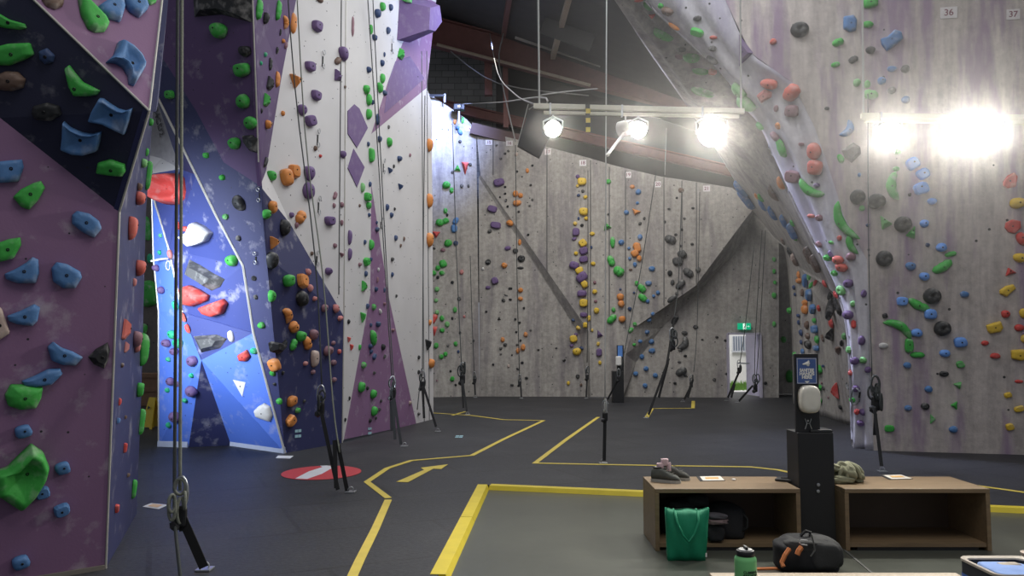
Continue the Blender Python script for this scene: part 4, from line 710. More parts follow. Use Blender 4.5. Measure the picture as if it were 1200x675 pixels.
for i, e in enumerate(HOLDS.replace('\n', ';').split(';')):
    e = e.split()
    if len(e) != 7: continue
    ENT.append((float(e[0]), float(e[1]), float(e[2]), float(e[3]), e[4], e[5], float(e[6]), i))
order = sorted(ENT, key=lambda e: -e[2] * e[3])
NKEEP = 312 - len(INFO)
keep = set(e[7] for e in order[:NKEEP])
SV = []; SF = []; SM = []; SMI = {}
for (px, py, w, h, col, sh, rot, i) in ENT:
    hit = cast(px, py)
    if hit is None: print('hold miss', px, py); continue
    loc, n, key = hit
    depth = (loc - CO).dot(FWD); s = depth / F
    cosv = abs(n.dot((CO - loc).normalized()))
    st = min(1 / max(cosv, .05), 2.0 if key == 'cave' else 1.5 if key == 'rprow' else 1.15); s *= 1.15 if key in ('cave', 'rprow') else 1.0; M = frame(loc, n, .018 if key in ('cave', 'rprow') else .003)
    small = w * h < 60
    V, Fc, sm, ap = hold_mesh(sh, w * s, h * s, rot, i * 7 + 3, small)
    V = [(v[0] * st, v[1], v[2]) for v in V]; ap = (ap[0] * st, ap[1], ap[2])
    if i in keep:
        r = min(.012, min(w, h) * s * .09) if min(w, h) >= 9 else 0
        if sh == 'd' and r: r = min(w, h) * s * .1
        add('climbing_hold', 'climbing hold', V, Fc, M, col, sm, px, py, w * h, key, SHW[sh], ap, r)
    else:
        b0 = len(SV); SV += [M @ Vector(v) for v in V]; SF += [tuple(k + b0 for k in f) for f in Fc]
        mi = SMI.setdefault(col, len(SMI)); SM += [mi] * len(Fc)
so = meshobj('small_climbing_holds', SV, SF, [HM[c] for c in SMI]); so.data.polygons.foreach_set('material_index', SM)
tag(so, 'scatter of tiny screw-on holds over all the climbing walls', 'small holds', kind='stuff')

PH = {'tower_low': 'the near purple tower', 'tower_band': "the tower's navy band", 'tower_up': "the tower's upper mauve face", 'tower_side': "the tower's narrow navy side",
      'butt': 'the blue buttress head', 'butt_side': 'the bright blue buttress side', 'butt_foot': 'the bright blue buttress foot', 'over_low': 'the navy overhang beside the buttress', 'over_up': 'the deep purple overhang',
      'prow_purple': 'the purple strip beside the overhang', 'prow_white': 'the white panel', 'prow_navy': 'the navy wall below the white panel', 'white5': 'the pale wall around the purple spire',
      'flash': 'the purple flash', 'spire': 'the purple spire', 'corner': 'the far corner wall', 'back_low': 'the back wall below the slanting edge', 'rprow': 'the pale leaning prow',
      'cave': 'the curved cave wall', 'greyw': 'the grey wedge', 'recess': 'the recess beside the exit door', 'gap': 'the dull gap wall', 'under': 'the back wall underside'}
def phrase(d):
    k, x, y = d['key'], d['px'], d['py']
    if k == 'back': return 'the back wall, far-corner side' if x < 650 else 'the yellow back-wall route' if x < 706 else 'the green and orange back-wall route' if x < 775 else 'the grey back-wall route'
    if k == 'right': return 'the streaked wall under plate 36' if x < 1145 else 'the streaked wall under plate 37'
    return PH.get(k, 'the climbing wall')
ORD = 'highest second-highest third-highest fourth-highest fifth-highest sixth-highest seventh-highest eighth-highest ninth-highest tenth-highest eleventh-highest twelfth-highest thirteenth-highest fourteenth-highest fifteenth-highest sixteenth-highest seventeenth-highest eighteenth-highest nineteenth-highest twentieth-highest twenty-first-highest twenty-second-highest'.split()
GR = {}
for d in INFO:
    d['sz'] = 'small ' if d['a'] < 60 else ''
    GR.setdefault((phrase(d), d['sz'], d['col'], d['sh'], d['cat']), []).append(d)
for (ph, sz, col, sh, cat), L in GR.items():
    L.sort(key=lambda d: d['py'])
    noun = 'volume' if cat == 'climbing volume' else 'hold'
    for k, d in enumerate(L):
        if len(L) == 1: pre = ''
        elif len(L) == 2: pre = ('upper ', 'lower ')[k]
        elif len(L) == 3: pre = ('upper ', 'middle ', 'lower ')[k]
        else: pre = 'lowest ' if k == len(L) - 1 else ORD[k] + ' '
        lab = pre + sz + col + ' ' + sh + ' ' + noun + ' on ' + ph
        nb = [e for e in INFO if e is not d and (e['col'] != col or e['sh'] != sh)]
        e = min(nb, key=lambda e: (e['px'] - d['px']) ** 2 + (e['py'] - d['py']) ** 2); dx, dy = e['px'] - d['px'], e['py'] - d['py']
        if math.hypot(dx, dy) < 45:
            rel = 'beside' if abs(dx) > abs(dy) else 'above' if dy > 0 else 'below'
            l2 = lab + ', ' + rel + ' a ' + e['col'] + ' ' + e['sh'] + ' one'
            if len(l2.replace('-', ' ').split()) <= 16: lab = l2
        tag(d['o'], lab[0].upper() + lab[1:], cat, ('volumes bolted on ' if noun == 'volume' else 'holds bolted on ') + ph)
# ------------------------------------------------------------------ ropes, anchors and quickdraws
def area(name, loc, target, sx, sy, power, col):
    l = bpy.data.lights.new(name, 'AREA'); l.shape = 'RECTANGLE'; l.size = sx; l.size_y = sy; l.energy = power; l.color = col
    o = bpy.data.objects.new(name, l); COL.objects.link(o); o.location = loc
    o.rotation_euler = (Vector(target) - Vector(loc)).to_track_quat('-Z', 'Y').to_euler(); return o
M_rope_d = simple('rope_dark', (0.05, 0.055, 0.055), .9, 0, .4, 60)
M_rope_g = simple('rope_grey_green', (0.19, 0.20, 0.165), .9, 0, .5, 90)
M_rope_w = simple('rope_pale', (0.50, 0.50, 0.48), .9, 0, .2, 60)
M_web = simple('black_webbing', (0.011, 0.011, 0.012), .8, 0, .3, 80)
M_red = simple('red_paint', (0.50, 0.045, 0.055), .6)
M_yel = simple('yellow_tape', (0.62, 0.48, 0.075), .6, 0, .18, 5)
M_yel_edge = simple('yellow_rubber', (0.66, 0.52, 0.03), .55, 0, .15, 6)
M_whitepaint = simple('white_print', (0.62, 0.63, 0.66), .6)
M_cyan = simple('pale_cyan', (0.36, 0.58, 0.64), .6)
def ring(mb, c, rx, rz, r, ax=None, n=14):
    """closed oval loop of wire standing in the plane of ax and z"""
    ax = Vector(ax or (1, 0, 0)); c = Vector(c)
    mb.tube([c + ax * math.cos(2 * PI * k / n) * rx + Vector((0, 0, math.sin(2 * PI * k / n) * rz)) for k in range(n + 1)], r, 6, False); return mb
def rope_set(label, strands, mats, r, dev=None, straps=(), anchor=None, loops=0, sw=.045):
    base = gnd(*anchor) if anchor else P(strands[0][-1])
    t = thing('top_rope', label, 'climbing rope', base)
    L = lambda p: P(p) - base
    for s, mm in zip(strands, mats):
        pts = dense([L(p) for p in s], 4); MB().tube(pts, r, 6).build('strand', mm, t, True)
    if dev:
        d = L(dev[:3]); k = dev[3]
        mb = MB(); ring(mb, d + Vector((0, 0, .05 * k)), .03 * k, .075 * k, .007 * k); mb.build('carabiner', M_steel, t, True)
        mb = MB().box(d - Vector((0, 0, .06 * k)), (.06 * k, .03 * k, .10 * k), None, .012 * k); mb.ball(d - Vector((.02 * k, .01, .10 * k)), .03 * k, 1); mb.build('belay_device', M_black, t)
        mb = MB(); rg = random.Random(int(dev[0]))
        for q in range(2 + loops): ring(mb, d + Vector((rg.uniform(-.03, .03) * k, -.02 * q, rg.uniform(-.05, .08) * k)), rg.uniform(.016, .03) * k, rg.uniform(.035, .065) * k, .0075 * k, (math.cos(q), math.sin(q), 0))
        mb.build('knot', mats[0], t, True)
    for a, b in straps:
        MB().bar(L(a), L(b), sw, .006, upv=(0, 1, .2)).build('floor_strap', M_web, t)
    if anchor:
        mb = MB().box((0, 0, .008), (.11, .11, .014), None, .004); ring(mb, (0, 0, .03), .03, .03, .006); mb.build('floor_anchor', M_steel, t)
    return t
def WD(px, py, off=.2):
    h = cast(px, py)[0]; return (px, py, h.y - off)
def D(px, py): return gnd(px, py).y
rope_set('thick grey-green rope hanging beside the near purple tower, tied to a short black floor strap', [[(213.5, -120, 5.7), (212.5, 200, 5.85), (211.5, 400, 5.8), (211, 575, 5.75)], [(209, -120, 5.66), (206, 350, 5.8), (204.5, 560, 5.75), (205, 610, 5.7), (208, 645, 5.6), (213, 690, 5.5)]],
         [M_rope_g, M_rope_d], .0125, (212, 590, 5.72, 1.5), [((214, 608, 5.72), (239, 665, 5.72)), ((212, 600, 5.72), (216, 622, 5.72))], (240, 668), 3, .07)
rope_set('pair of slanting ropes clipped to a black floor strap beside the red floor disc', [[(329, -130, 10.4), (345, 96, 11.0), (369, 300, 10.2), (377, 450, 9.6)], [(342, -130, 10.5), (357, 150, 10.9), (378, 320, 10.1), (390, 470, 9.2), (398, 530, 8.9)]],
         [M_rope_d, M_rope_g], .009, (376, 470, 9.5, 1.5), [((377, 485, 9.3), (396, 574, D(396, 576))), ((392, 516, 9.0), (394, 572, 8.85)), ((395, 515, 9.0), (407, 576, D(408, 577)))], (411, 577), 1)
rope_set('pair of ropes down the purple spire to a floor strap with a metal tail', [[WD(431, 0), WD(441, 150), WD(449, 280, .35), (459, 440, 13.2)], [WD(437, 0), WD(446, 180), WD(454, 330, .5), (462, 455, 13.1)]],
         [M_rope_d, M_rope_d], .009, (460, 455, 13.1, 1.6), [((460, 462, 13.1), (463, 515, 12.8)), ((461, 462, 13.1), (470, 521, 12.75)), ((458, 470, 13.1), (459, 505, 12.9))], (474, 523), 1)
rope_set('rope at the outer corner of the pale wall with black webbing to the floor', [[WD(498, 112), WD(496, 300, .3), (495, 440, 15.8)], [(494, 432, 15.8), (489, 480, 15.2)]], [M_rope_d, M_rope_d], .010, (495, 446, 15.6, 1.6), [((496, 452, 15.5), (511, 500, 14.8)), ((495, 452, 15.5), (497, 490, 15.2))], (513, 506), 0)
rope_set('dark rope with a teal pouch in front of the far corner wall', [[(530, 140, 23.4), (535, 300, 22), (541, 432, 19.6)]], [M_rope_d], .012, (542, 438, 19.4, 2.2), [((542, 445, 19.3), (547, 482, 18.6)), ((541, 445, 19.3), (543, 478, 18.8))], (548, 486), 2)
rope_set('thin dark rope ending in a strap at the far corner of the back wall', [[(551, 300, 23.8), (553, 370, 23.7), (556, 440, 23.6)]], [M_rope_d], .011, (556, 443, 23.5, 1.5), [((556, 445, 23.5), (557, 463, 23.4))], (557, 466), 0)
rope_set('dark rope on the back wall beside the four orange holds', [[(604, 170, 23.5), (606, 330, 23.5), (609, 445, 23.4)]], [M_rope_d], .012, (609, 446, 23.3, 1.5), [((610, 448, 23.3), (611, 465, 23.2))], (611, 467), 0)
rope_set('dark rope beside the yellow and purple holds on the back wall', [[(689, 200, 23.3), (689, 330, 23.4), (688, 425, 23.4)]], [M_rope_d], .012, (688, 438, 23.3, 1.6), [((688, 445, 23.3), (687, 465, 23.2))], (687, 467), 0)
rope_set('pale rope hanging free in the middle of the room above a chain anchor', [[(711.5, -150, 11.4), (710, 200, 11.3), (709, 470, 11.0)]], [M_rope_w], .009, (709, 482, 10.95, 1.2), [((709, 490, 10.95), (708, 540, 10.9))], (707, 543), 1)
rope_set('slanting dark rope crossing the back wall towards the far sanitiser', [[(769, 200, 23.3), (752, 310, 23.2), (735, 396, 21.1), (726, 440, 20.9)]], [M_rope_d], .012, (725, 440, 20.8, 1.4), [((724, 446, 20.8), (712, 468, 20.9))], (711, 473), 0)
rope_set('rope with long black webbing slanting over the grey holds of the back wall', [[(799, 225, 23.2), (795, 330, 22.5), (790, 372, 21)]], [M_rope_d], .013, (788, 398, 20.2, 2.4), [((790, 374, 21), (781, 430, 19.4)), ((784, 420, 19.6), (760, 486, 17.8)), ((783, 424, 19.6), (772, 466, 18.6))], (757, 490), 2, .06)
rope_set('short webbing anchor in front of the back wall near the exit door', [[(820, 225, 23.3), (817, 380, 22.8), (813, 436, 22.0)]], [M_rope_d], .010, (810, 447, 21.9, 1.5), [((810, 452, 21.8), (802, 468, 21.6)), ((812, 445, 21.9), (806, 466, 21.6))], (800, 471), 0, .06)
rope_set('rope with black webbing crossing the bright doorway', [[(884, 285, 22.9), (873, 385, 22.5), (867, 425, 22.3)]], [M_rope_d], .011, (866, 430, 22.3, 1.6), [((866, 436, 22.3), (853, 466, 21.9)), ((861, 450, 22.1), (857, 466, 21.9))], (851, 470), 0, .06)
rope_set('rope with black webbing beside the open exit door leaf', [[(897, 270, 22.9), (891, 380, 22.5), (886, 445, 22.3)], [(893, 270, 22.9), (886, 380, 22.5), (884, 447, 22.3)]], [M_rope_d, M_rope_d], .011, (885, 450, 22.3, 2), [((882, 452, 22.3), (866, 470, 21.9))], (864, 472), 2, .06)
rope_set('dark rope and black strap at the corner of the streaked right wall', [[(1017, 110, 11.55), (1018, 300, 11.5), (1022, 445, 11.0)]], [M_rope_d], .008, (1026, 462, 10.8, 2.0), [((1025, 480, 10.7), (1033, 546, 10.3)), ((1026, 485, 10.7), (1025, 510, 10.7))], (1034, 553), 3)
def carab(label, px, py, k, lift=.06):
    hit = cast(px, py); M = frame(hit[0], hit[1]); t = thing('carabiner_loop', label, 'carabiner'); t.matrix_world = M @ Matrix.Translation((0, 0, lift))
    mb = MB(); n = 14
    mb.tube([Vector((math.cos(2 * PI * i / n) * .035 * k, math.sin(2 * PI * i / n) * .075 * k, .01 * i / n)) for i in range(n + 1)], .008 * k, 6, False); mb.build('body', M_steel, t, True)
    MB().bar((.034 * k, -.04 * k, .005), (.034 * k, .05 * k, .005), .013 * k).build('gate', M_black, t)
carab('steel carabiner hanging on the edge of the pale leaning prow', 1004, 463, 1.8)
carab('smaller dark carabiner clipped low on the prow edge', 997, 452, 1.1)
def quickdraw(label, px, py, h):
    hit = cast(px, py); s = (hit[0] - CO).dot(FWD) / F; L = h * s
    t = thing('quickdraw', label, 'quickdraw', (0, 0, 0), 0, 'quickdraws hanging on the white and navy walls'); t.matrix_world = frame(hit[0], hit[1])
    MB().box((0, 0, .03), (.025, .012, L * .55), None).build('sling', M_web, t).rotation_euler = (PI / 2, 0, 0)
    for q in (-1, 1):
        mb = MB(); n = 12; mb.tube([Vector((math.cos(2 * PI * i / n) * .025, q * L * .38 + math.sin(2 * PI * i / n) * L * .14, .03)) for i in range(n + 1)], .006, 5, False); mb.build('carabiner', M_steel, t, True)
for lb, px, py, h in (('black quickdraw high on the white panel between purple holds', 378, 70, 22), ('second-highest quickdraw on the white panel, above tiny brown knobs', 372, 162, 22), ('quickdraw on the white panel beside the grey-purple double hold', 373, 241, 22),
                      ('quickdraw where the white panel meets the navy wall foot', 371, 303, 18), ('quickdraw high on the navy overhang beside the white panel', 304, 228, 16), ('quickdraw on a chalk patch of the navy overhang', 300, 302, 14),
                      ('quickdraw high on the pale wall near the jutting purple box', 459, 54, 18), ('quickdraw on the pale wall below the purple flash', 449, 195, 18), ('quickdraw beside the tip of the purple spire', 446, 262, 14)):
    quickdraw(lb, px, py, h)
sl = thing('wall_sling', 'white sling tied across the edge of the blue buttress', 'sling', at(187, 304, 12.1)); o0 = at(187, 304, 12.1)
MB().tube([at(177, 306, 12.1) - o0, o0 - o0, at(196, 303, 11.9) - o0], .016, 6).build('cord', M_whitep, sl)
mb = MB(); ring(mb, at(197, 311, 11.85) - o0, .03, .07, .01); mb.build('carabiner', M_steel, sl, True)

# ------------------------------------------------------------------ floor markings
def tape(label, pts, w, mat=M_yel, name='floor_tape', z=0.004, cat='floor tape'):
    g = [gnd(*p) for p in pts]; n = len(g); V = []; Fc = []
    for i, p in enumerate(g):
        a = (p - g[i - 1]).normalized() if i else (g[1] - p).normalized(); b = (g[i + 1] - p).normalized() if i < n - 1 else a
        t = (a + b).normalized(); nn = Vector((-t.y, t.x, 0)); k = w / 2 / max(.5, (1 + a.dot(b)) / 2) ** .5
        V += [(p + nn * k) + Vector((0, 0, z)), (p - nn * k) + Vector((0, 0, z))]
    Fc = [(2 * i, 2 * i + 1, 2 * i + 3, 2 * i + 2) for i in range(n - 1)]
    o = meshobj(name, V, Fc, mat); md = o.modifiers.new('thickness', 'SOLIDIFY'); md.thickness = .003; md.offset = 0
    return tag(o, label, cat, 'yellow tape lines on the mats')
tape('long yellow tape line zigzagging from the near mats towards the pale wall', [(404, 695), (422, 656), (440, 620), (455, 586)], .075)
tape('yellow tape line bending beside the red disc and running into the room', [(455, 584), (430, 565), (454, 549), (482, 540), (553, 534), (590, 515), (637, 493), (590, 492), (552, 487), (506, 484)], .075)
tape('yellow tape corner in the middle of the mats leading behind the benches', [(701, 489), (664, 515), (627, 543), (700, 544.5), (780, 546), (880, 547.5), (912, 551), (980, 566)], .075)
tape('yellow tape line emerging on the mats beside the end of the rear bench', [(1140, 569), (1170, 573), (1240, 583)], .075)
tape('distant yellow tape corner in front of the back wall', [(758, 489), (764, 479), (812, 478.5), (812.5, 470)], .09)
tape('faint distant yellow tape stub near the far corner', [(530, 487), (545, 482.5)], .07)
A = [gnd(*p) for p in ((464.5, 565), (497, 551), (493, 548.5), (525, 544.5), (517, 550), (508, 549.5), (478, 565.5))]
o = meshobj('floor_arrow', [p + Vector((0, 0, .004)) for p in A], [tuple(range(len(A)))], M_yel); md = o.modifiers.new('t', 'SOLIDIFY'); md.thickness = .003; md.offset = 0
tag(o, 'broad yellow tape arrow on the mat pointing into the room', 'floor arrow')
dc = gnd(377, 554); rx = (gnd(422.5, 554) - gnd(331.5, 554)).length / 2
ds = thing('floor_disc', 'round red floor sticker with a white diagonal band', 'floor sticker', (dc.x, dc.y, 0.003))
ry = (gnd(377, 546).y - gnd(377, 562.5).y) / 2
mb = MB(); mb.lathe([(1, 0), (1, .003)], 48, Matrix.Diagonal((rx, ry, 1, 1))); mb.build('disc', M_red, ds)
bd = [gnd(*p) - dc for p in ((346, 561.5), (362, 553), (378, 548), (375, 546.5), (383, 546.2), (392, 547.5), (377, 556), (360, 562))]
o = meshobj('band', [p + Vector((0, 0, .0045)) for p in bd], [tuple(range(len(bd)))], M_whitepaint, ds)
md = o.modifiers.new('t', 'SOLIDIFY'); md.thickness = .002; md.offset = 0
def paper(label, quad, z=.004, printed=None):
    g = [gnd(*p) for p in quad]; c = sum(g, Vector()) / 4
    t = thing('paper_sheet', label, 'paper', (c.x, c.y, z))
    o = meshobj('sheet', [p - c for p in g], [(0, 1, 2, 3)], M_whitepaint, t); md = o.modifiers.new('t', 'SOLIDIFY'); md.thickness = .002; md.offset = 1
    if printed: o = meshobj('print', [(p - c) * .6 + Vector((0, 0, .004)) for p in g], [(0, 1, 2, 3)], printed, t)
paper('white paper notice on the mat beside the near tower', ((167, 594), (177, 590), (197, 592), (186, 597)), .004, simple('orange_print', (0.6, 0.4, 0.25), .7))
paper('white paper strip on the mat at the foot of the navy wall', ((323, 537), (326, 534), (344, 534.5), (340, 537.5)))
def marker(label, M, k):
    t = thing('cyan_marker', label, 'sticker', (0, 0, 0), 0, 'pale cyan four-bar stickers'); t.matrix_world = M
    for sx in (-1, 1):
        for sy in (-1, 1): MB().box((sx * .26 * k, sy * .28 * k, .003), (.46 * k, .3 * k, .004), None).build('bar', M_cyan, t)
for lb, px, py in (('pale cyan sticker at the foot of the navy wall', 349, 508), ('pale cyan sticker at the foot of the purple spire', 433, 505)):
    hit = cast(px, py); marker(lb, frame(hit[0], hit[1]), .14)
marker('pale cyan sticker lying on the open mat', Matrix.Translation(gnd(538, 512) + Vector((0, 0, .003))) @ Matrix.Diagonal((1, 2.5, 1, 1)), .13)
# raised yellow edging of the mats
def edging(label, a, b):
    a = Vector((a.x, a.y, -.014)); b = Vector((b.x, b.y, -.014)); d = (b - a).normalized(); nn = Vector((-d.y, d.x, 0))
    V = []; prof = [(-.06, .018), (.05, .018), (.075, -.03), (-.06, -.03)]
    c = (KR + KL) / 2
    if nn.dot(c - a) < 0: nn = -nn
    for p in (a, b): V += [p + nn * x + Vector((0, 0, z)) for x, z in prof]
    o = meshobj('mat_edging', V, [(0, 1, 5, 4), (1, 2, 6, 5), (2, 3, 7, 6), (3, 0, 4, 7), (0, 3, 2, 1), (4, 5, 6, 7)], M_yel_edge)
    bm = bmesh.new(); bm.from_mesh(o.data); bmesh.ops.recalc_face_normals(bm, faces=bm.faces[:]); bm.to_mesh(o.data); bm.free()
    tag(o, label, 'edge strip', 'yellow edging around the concrete floor')
Kb = gnd(548, 606)
edging('short yellow edge strip nearest the mat corner', K0, K0 + dl * ((Kb - K0).dot(dl) - .006)); edging('long yellow edge strip running towards the viewer', K0 + dl * ((Kb - K0).dot(dl) + .006), K0 + dl * 3.6)
edging('yellow edge strip running behind the two wooden benches', K0 + dr * .09, K0 + dr * 7.5)

# ------------------------------------------------------------------ number plates and signs
def plate(label, px, py, body, w, h):
    hit = cast(px, py); s = (hit[0] - CO).dot(FWD) / F
    t = thing('number_plate', label, 'number plate', (0, 0, 0), 0, 'lane number plates'); t.matrix_world = frame(hit[0], hit[1])
    bo = MB().box((0, 0, .006), (w * s, h * s, .01)).build('board', simple('plate_white_%d' % px, (0.66, 0.62, 0.62), .5), t)
    text_obj('numeral', body, h * s * .8, Matrix.Translation((0, -.01 * h * s, .012)), simple('plate_ink_%d' % px, (0.20, 0.06, 0.09), .6), bo, .001, bold=h * s * .012)
for lb, px, py, bd, w, h in (('white number plate 36 on the streaked wall', 1111.5, 15, '36', 18, 13), ('number plate 37 near the upper corner of the streaked wall', 1187, 17, '37', 14, 12), ('small plate 13 high on the bluish far corner wall', 514, 124, '13', 8, 8),
                             ('small plate 14 at the top of the far corner wall', 549, 151, '14', 6, 6), ('small plate 15 high on the back wall next to the far corner', 573, 167, '15', 8, 6), ('small plate 16 beside the hanging black panel', 597, 168, '16', 8, 6),
                             ('small plate 17 at the lower corner of the hanging black panel', 642, 178, '17', 7, 7), ('small plate 18 above the yellow and purple holds', 683, 191, '18', 8, 7), ('small plate 19 above the first blue and orange holds', 736, 205, '19', 7, 7),
                             ('small plate 20 above the seam beside the grey holds', 771, 216, '20', 7, 7), ('small plate 21 at the end of the back wall by the cave', 828, 221, '21', 8, 7)):
    plate(lb, px, py, bd, w, h)
hit = cast(187, 143); Mw = frame(hit[0], hit[1], .02); t = thing('route_lettering', 'dark lettering running down the narrow grey wedge panel', 'lettering'); t.matrix_world = Mw
text_obj('letters', '34CD2', .17, Matrix.Rotation(math.radians(-66), 4, 'Z') @ Matrix.Translation((0, 0, .002)), M_black, t, .002)
es = at(872, 382.5, dY - .12); t = thing('exit_sign', 'lit green exit sign above the open door', 'exit sign', es)
MB().box((0, 0, 0), (15 / 936 * dY, .08, 7.5 / 936 * dY), None, .008).build('housing', emit('exit_green', (0.0, 0.42, 0.20), .6), t)
MB().box((0, -.045, 0), (.085, .01, .17)).build('doorway', emit('exit_white', (.8, .95, .85), .9), t)
mb = MB().ball((.012, -.055, .055), .018, 1); mb.bar((.01, -.055, .035), (-.008, -.055, -.015), .03, .01); mb.bar((-.008, -.055, -.015), (.03, -.055, -.06), .016, .01); mb.bar((-.008, -.055, -.015), (-.035, -.055, -.06), .016, .01); mb.bar((.01, -.055, .03), (.038, -.055, .005), .013, .01)
mb.build('running_figure', simple('exit_figure', (0.0, 0.25, 0.12), .5), t)
mb = MB(); mb.bar((.06, -.045, 0), (.12, -.045, 0), .02, .01); mb.prism([(.115, -.03), (.15, 0), (.115, .03)], -.05, -.04, Matrix(((1, 0, 0, 0), (0, 0, 1, 0), (0, 1, 0, 0), (0, 0, 0, 1)))); mb.build('arrow', emit('exit_white2', (.7, .95, .8), .5), t)

# ------------------------------------------------------------------ wet floor sign and box beyond the gap
b0 = gnd(178, 502); t = thing('wet_floor_sign', 'yellow folding wet floor sign standing in the gap beside the tower', 'floor sign', (b0.x, b0.y, 0), -.5)
M_sy = simple('sign_yellow', (0.80, 0.56, 0.02), .4)
for q, nm in ((-1, 'front_panel'), (1, 'rear_panel')):
    mb = MB().prism([(-.16, 0), (-.10, 0), (-.09, .03), (.09, .03), (.10, 0), (.16, 0), (.09, .60), (-.09, .60)], -.008, .008)
    o = mb.build(nm, M_sy, t); o.rotation_euler = (PI / 2 + q * .2, 0, 0); o.location = (0, q * .125, 0)
mb = MB().lathe([(.045, 0), (.045, .004)], 3); o = mb.build('warning_triangle', M_black, t); o.rotation_euler = (PI / 2 - .2, 0, 0); o.location = (0, -.085, .40)
b1 = gnd(172, 476); t = thing('wooden_crate', 'brown wooden crate behind the yellow wet floor sign', 'crate', (b1.x, b1.y, 0)); M_cr = simple('crate_wood', (0.24, 0.14, 0.085), .8, 0, .25, 8)
MB().box((0, .3, .42), (.9, .6, .84), None, .01).build('body', M_cr, t)
mb = MB()
for z in (.06, .42, .78): mb.box((0, -.012, z), (.92, .024, .09))
mb.build('battens', M_cr, t)

# ------------------------------------------------------------------ lighting rails
M_rail = simple('cream_rail', (0.62, 0.60, 0.50), .5); M_lampbody = simple('lamp_housing', (0.55, 0.54, 0.53), .4)
M_lens = emit('lamp_glow', (1.0, 0.97, 0.88), 100.0)
def rail(label, a, b, ups, low):
    a = P(a); b = P(b); t = thing('lighting_rail', label, 'lighting rail', a)
    MB().bar((0, 0, 0), b - a, .05, .06, .006).build('upper_tube', M_rail, t)
    MB().bar(P(low[0]) - a, P(low[1]) - a, .035, .035).build('lower_tube', M_rail, t)
    for u, v in ups: MB().tube([P(u) - a, P(v) - a], .011, 6).build('suspension_rope', M_rope_w, t)
    mb = MB()
    for f in (.08, .42, .8): p = (b - a) * f; mb.box(p + Vector((0, 0, -.03)), (.02, .07, .13))
    mb.build('clamp', M_steel, t)
RY = 9.0; RY2 = 8.2
rail('cream lighting rail with three floodlights hung on pale ropes', (625, 124.5, RY), (872, 130.5, RY), [((629, -170, RY), (632, 122, RY)), ((866, -170, RY), (868.5, 128, RY))], ((637, 132, RY), (866, 136.5, RY)))
rail('cream lighting rail in front of the streaked wall with glaring floodlights', (1009, 136, RY2), (1290, 139, RY2), [((1009, -170, RY2), (1012, 134, RY2)), ((1280, -170, RY2), (1283, 137, RY2))], ((1013, 141, RY2), (1288, 145, RY2)))
LAMPS = []
def lamp(label, px, py, Y, aim, r, power, topy):
    c = at(px, py, Y); t = thing('flood_lamp', label, 'floodlight', c, 0, 'round floodlights under the lighting rails')
    d = (Vector(aim) - c).normalized(); q = Vector((0, 0, 1)).rotation_difference(d).to_matrix().to_4x4()
    MB().lathe([(r * .35, -.26), (r * .55, -.25), (r * .62, -.14), (r * .75, -.12), (r * 1.02, -.03), (r * 1.08, .012), (r * 1.0, .014), (r * .97, 0)], 24, q).build('housing', M_lampbody, t, True)
    MB().lathe([(r * .96, .004), (r * .93, .012), (r * .6, .025)], 24, q).build('lens', M_lens, t, True)
    x = d.cross(Vector((0, 0, 1))).normalized(); top = at(px, topy, Y).z - c.z
    MB().tube([x * r * 1.12, x * r * 1.15 + Vector((0, 0, r * .9)), Vector((0, 0, r * 1.5)), -x * r * 1.15 + Vector((0, 0, r * .9)), -x * r * 1.12], .012, 6).build('yoke', M_steel, t)
    MB().bar((0, 0, r * 1.45), (0, 0, top), .02).build('hanger', M_steel, t)
    LAMPS.append((c + d * .05, d, power)); return t
lamp('floodlight at the end of the rail in front of the hanging black panel', 648, 151, RY, (.2, 3, .6), .095, 60, 131)
lamp('floodlight under the middle of the rail beside a white drum housing', 748, 152, RY, (.9, 2.5, .6), .095, 60, 133)
lamp('large glaring floodlight near the rope end of the rail', 834, 156, RY, (.4, 0, 1.6), .15, 90, 136)
lamp('glaring floodlight hung in front of the grey square hold', 1040, 158, RY2, (1.5, 0, 1.6), .12, 80, 141)
lamp('brightest floodlight of the two close together before the streaked wall', 1128, 158, RY2, (1.2, 0, 1.6), .165, 100, 142)
lamp('floodlight beside the brightest one before the streaked wall', 1160, 155, RY2, (1.8, 0, 1.6), .12, 80, 142)
c = at(733, 150, RY + .3); t = thing('lamp_drum', 'white drum-shaped ballast with a slanting arm below the rail', 'ballast', c)
MB().lathe([(.05, -.09), (.085, -.085), (.09, 0), (.085, .085), (.05, .09)], 20, Matrix.Rotation(PI / 2, 4, 'Y') @ Matrix.Rotation(.6, 4, 'X')).build('drum', M_whitep, t, True)
MB().bar((0, -.03, -.04), at(713, 180, RY) - c, .035, .02).build('arm', M_whitep, t); MB().ball(at(712, 181.5, RY) - c, .025, 1).build('end_knob', M_whitep, t, True)
MB().bar((0, 0, .08), at(733, 134, RY) - c, .02).build('hanger', M_steel, t)
pv = [at(*p, RY + .45) for p in ((620, 128), (656, 139), (632, 184), (606.5, 170))]; pc = sum(pv, Vector()) / 4
t = thing('hanging_board', 'tilted black panel hung behind the first floodlight', 'panel', pc)
V = [p - pc for p in pv] + [p - pc + Vector((0, .1, 0)) for p in pv]; o = meshobj('board', V, [(0, 1, 2, 3), (7, 6, 5, 4), (0, 4, 5, 1), (1, 5, 6, 2), (2, 6, 7, 3), (3, 7, 4, 0)], simple('panel_black', (0.05, 0.05, 0.055), .6), t)
MB().tube([pv[0] - pc, at(629, 122, RY + .3) - pc], .008, 5).build('hanger_wire', M_rope_w, t); MB().tube([pv[3] - pc, at(619, 122, RY + .3) - pc], .006, 5).build('edge_wire', M_rope_w, t)
c = at(688, 126, RY - .05); t = thing('striped_strap', 'yellow and black striped strap dangling from the rail', 'strap', c)
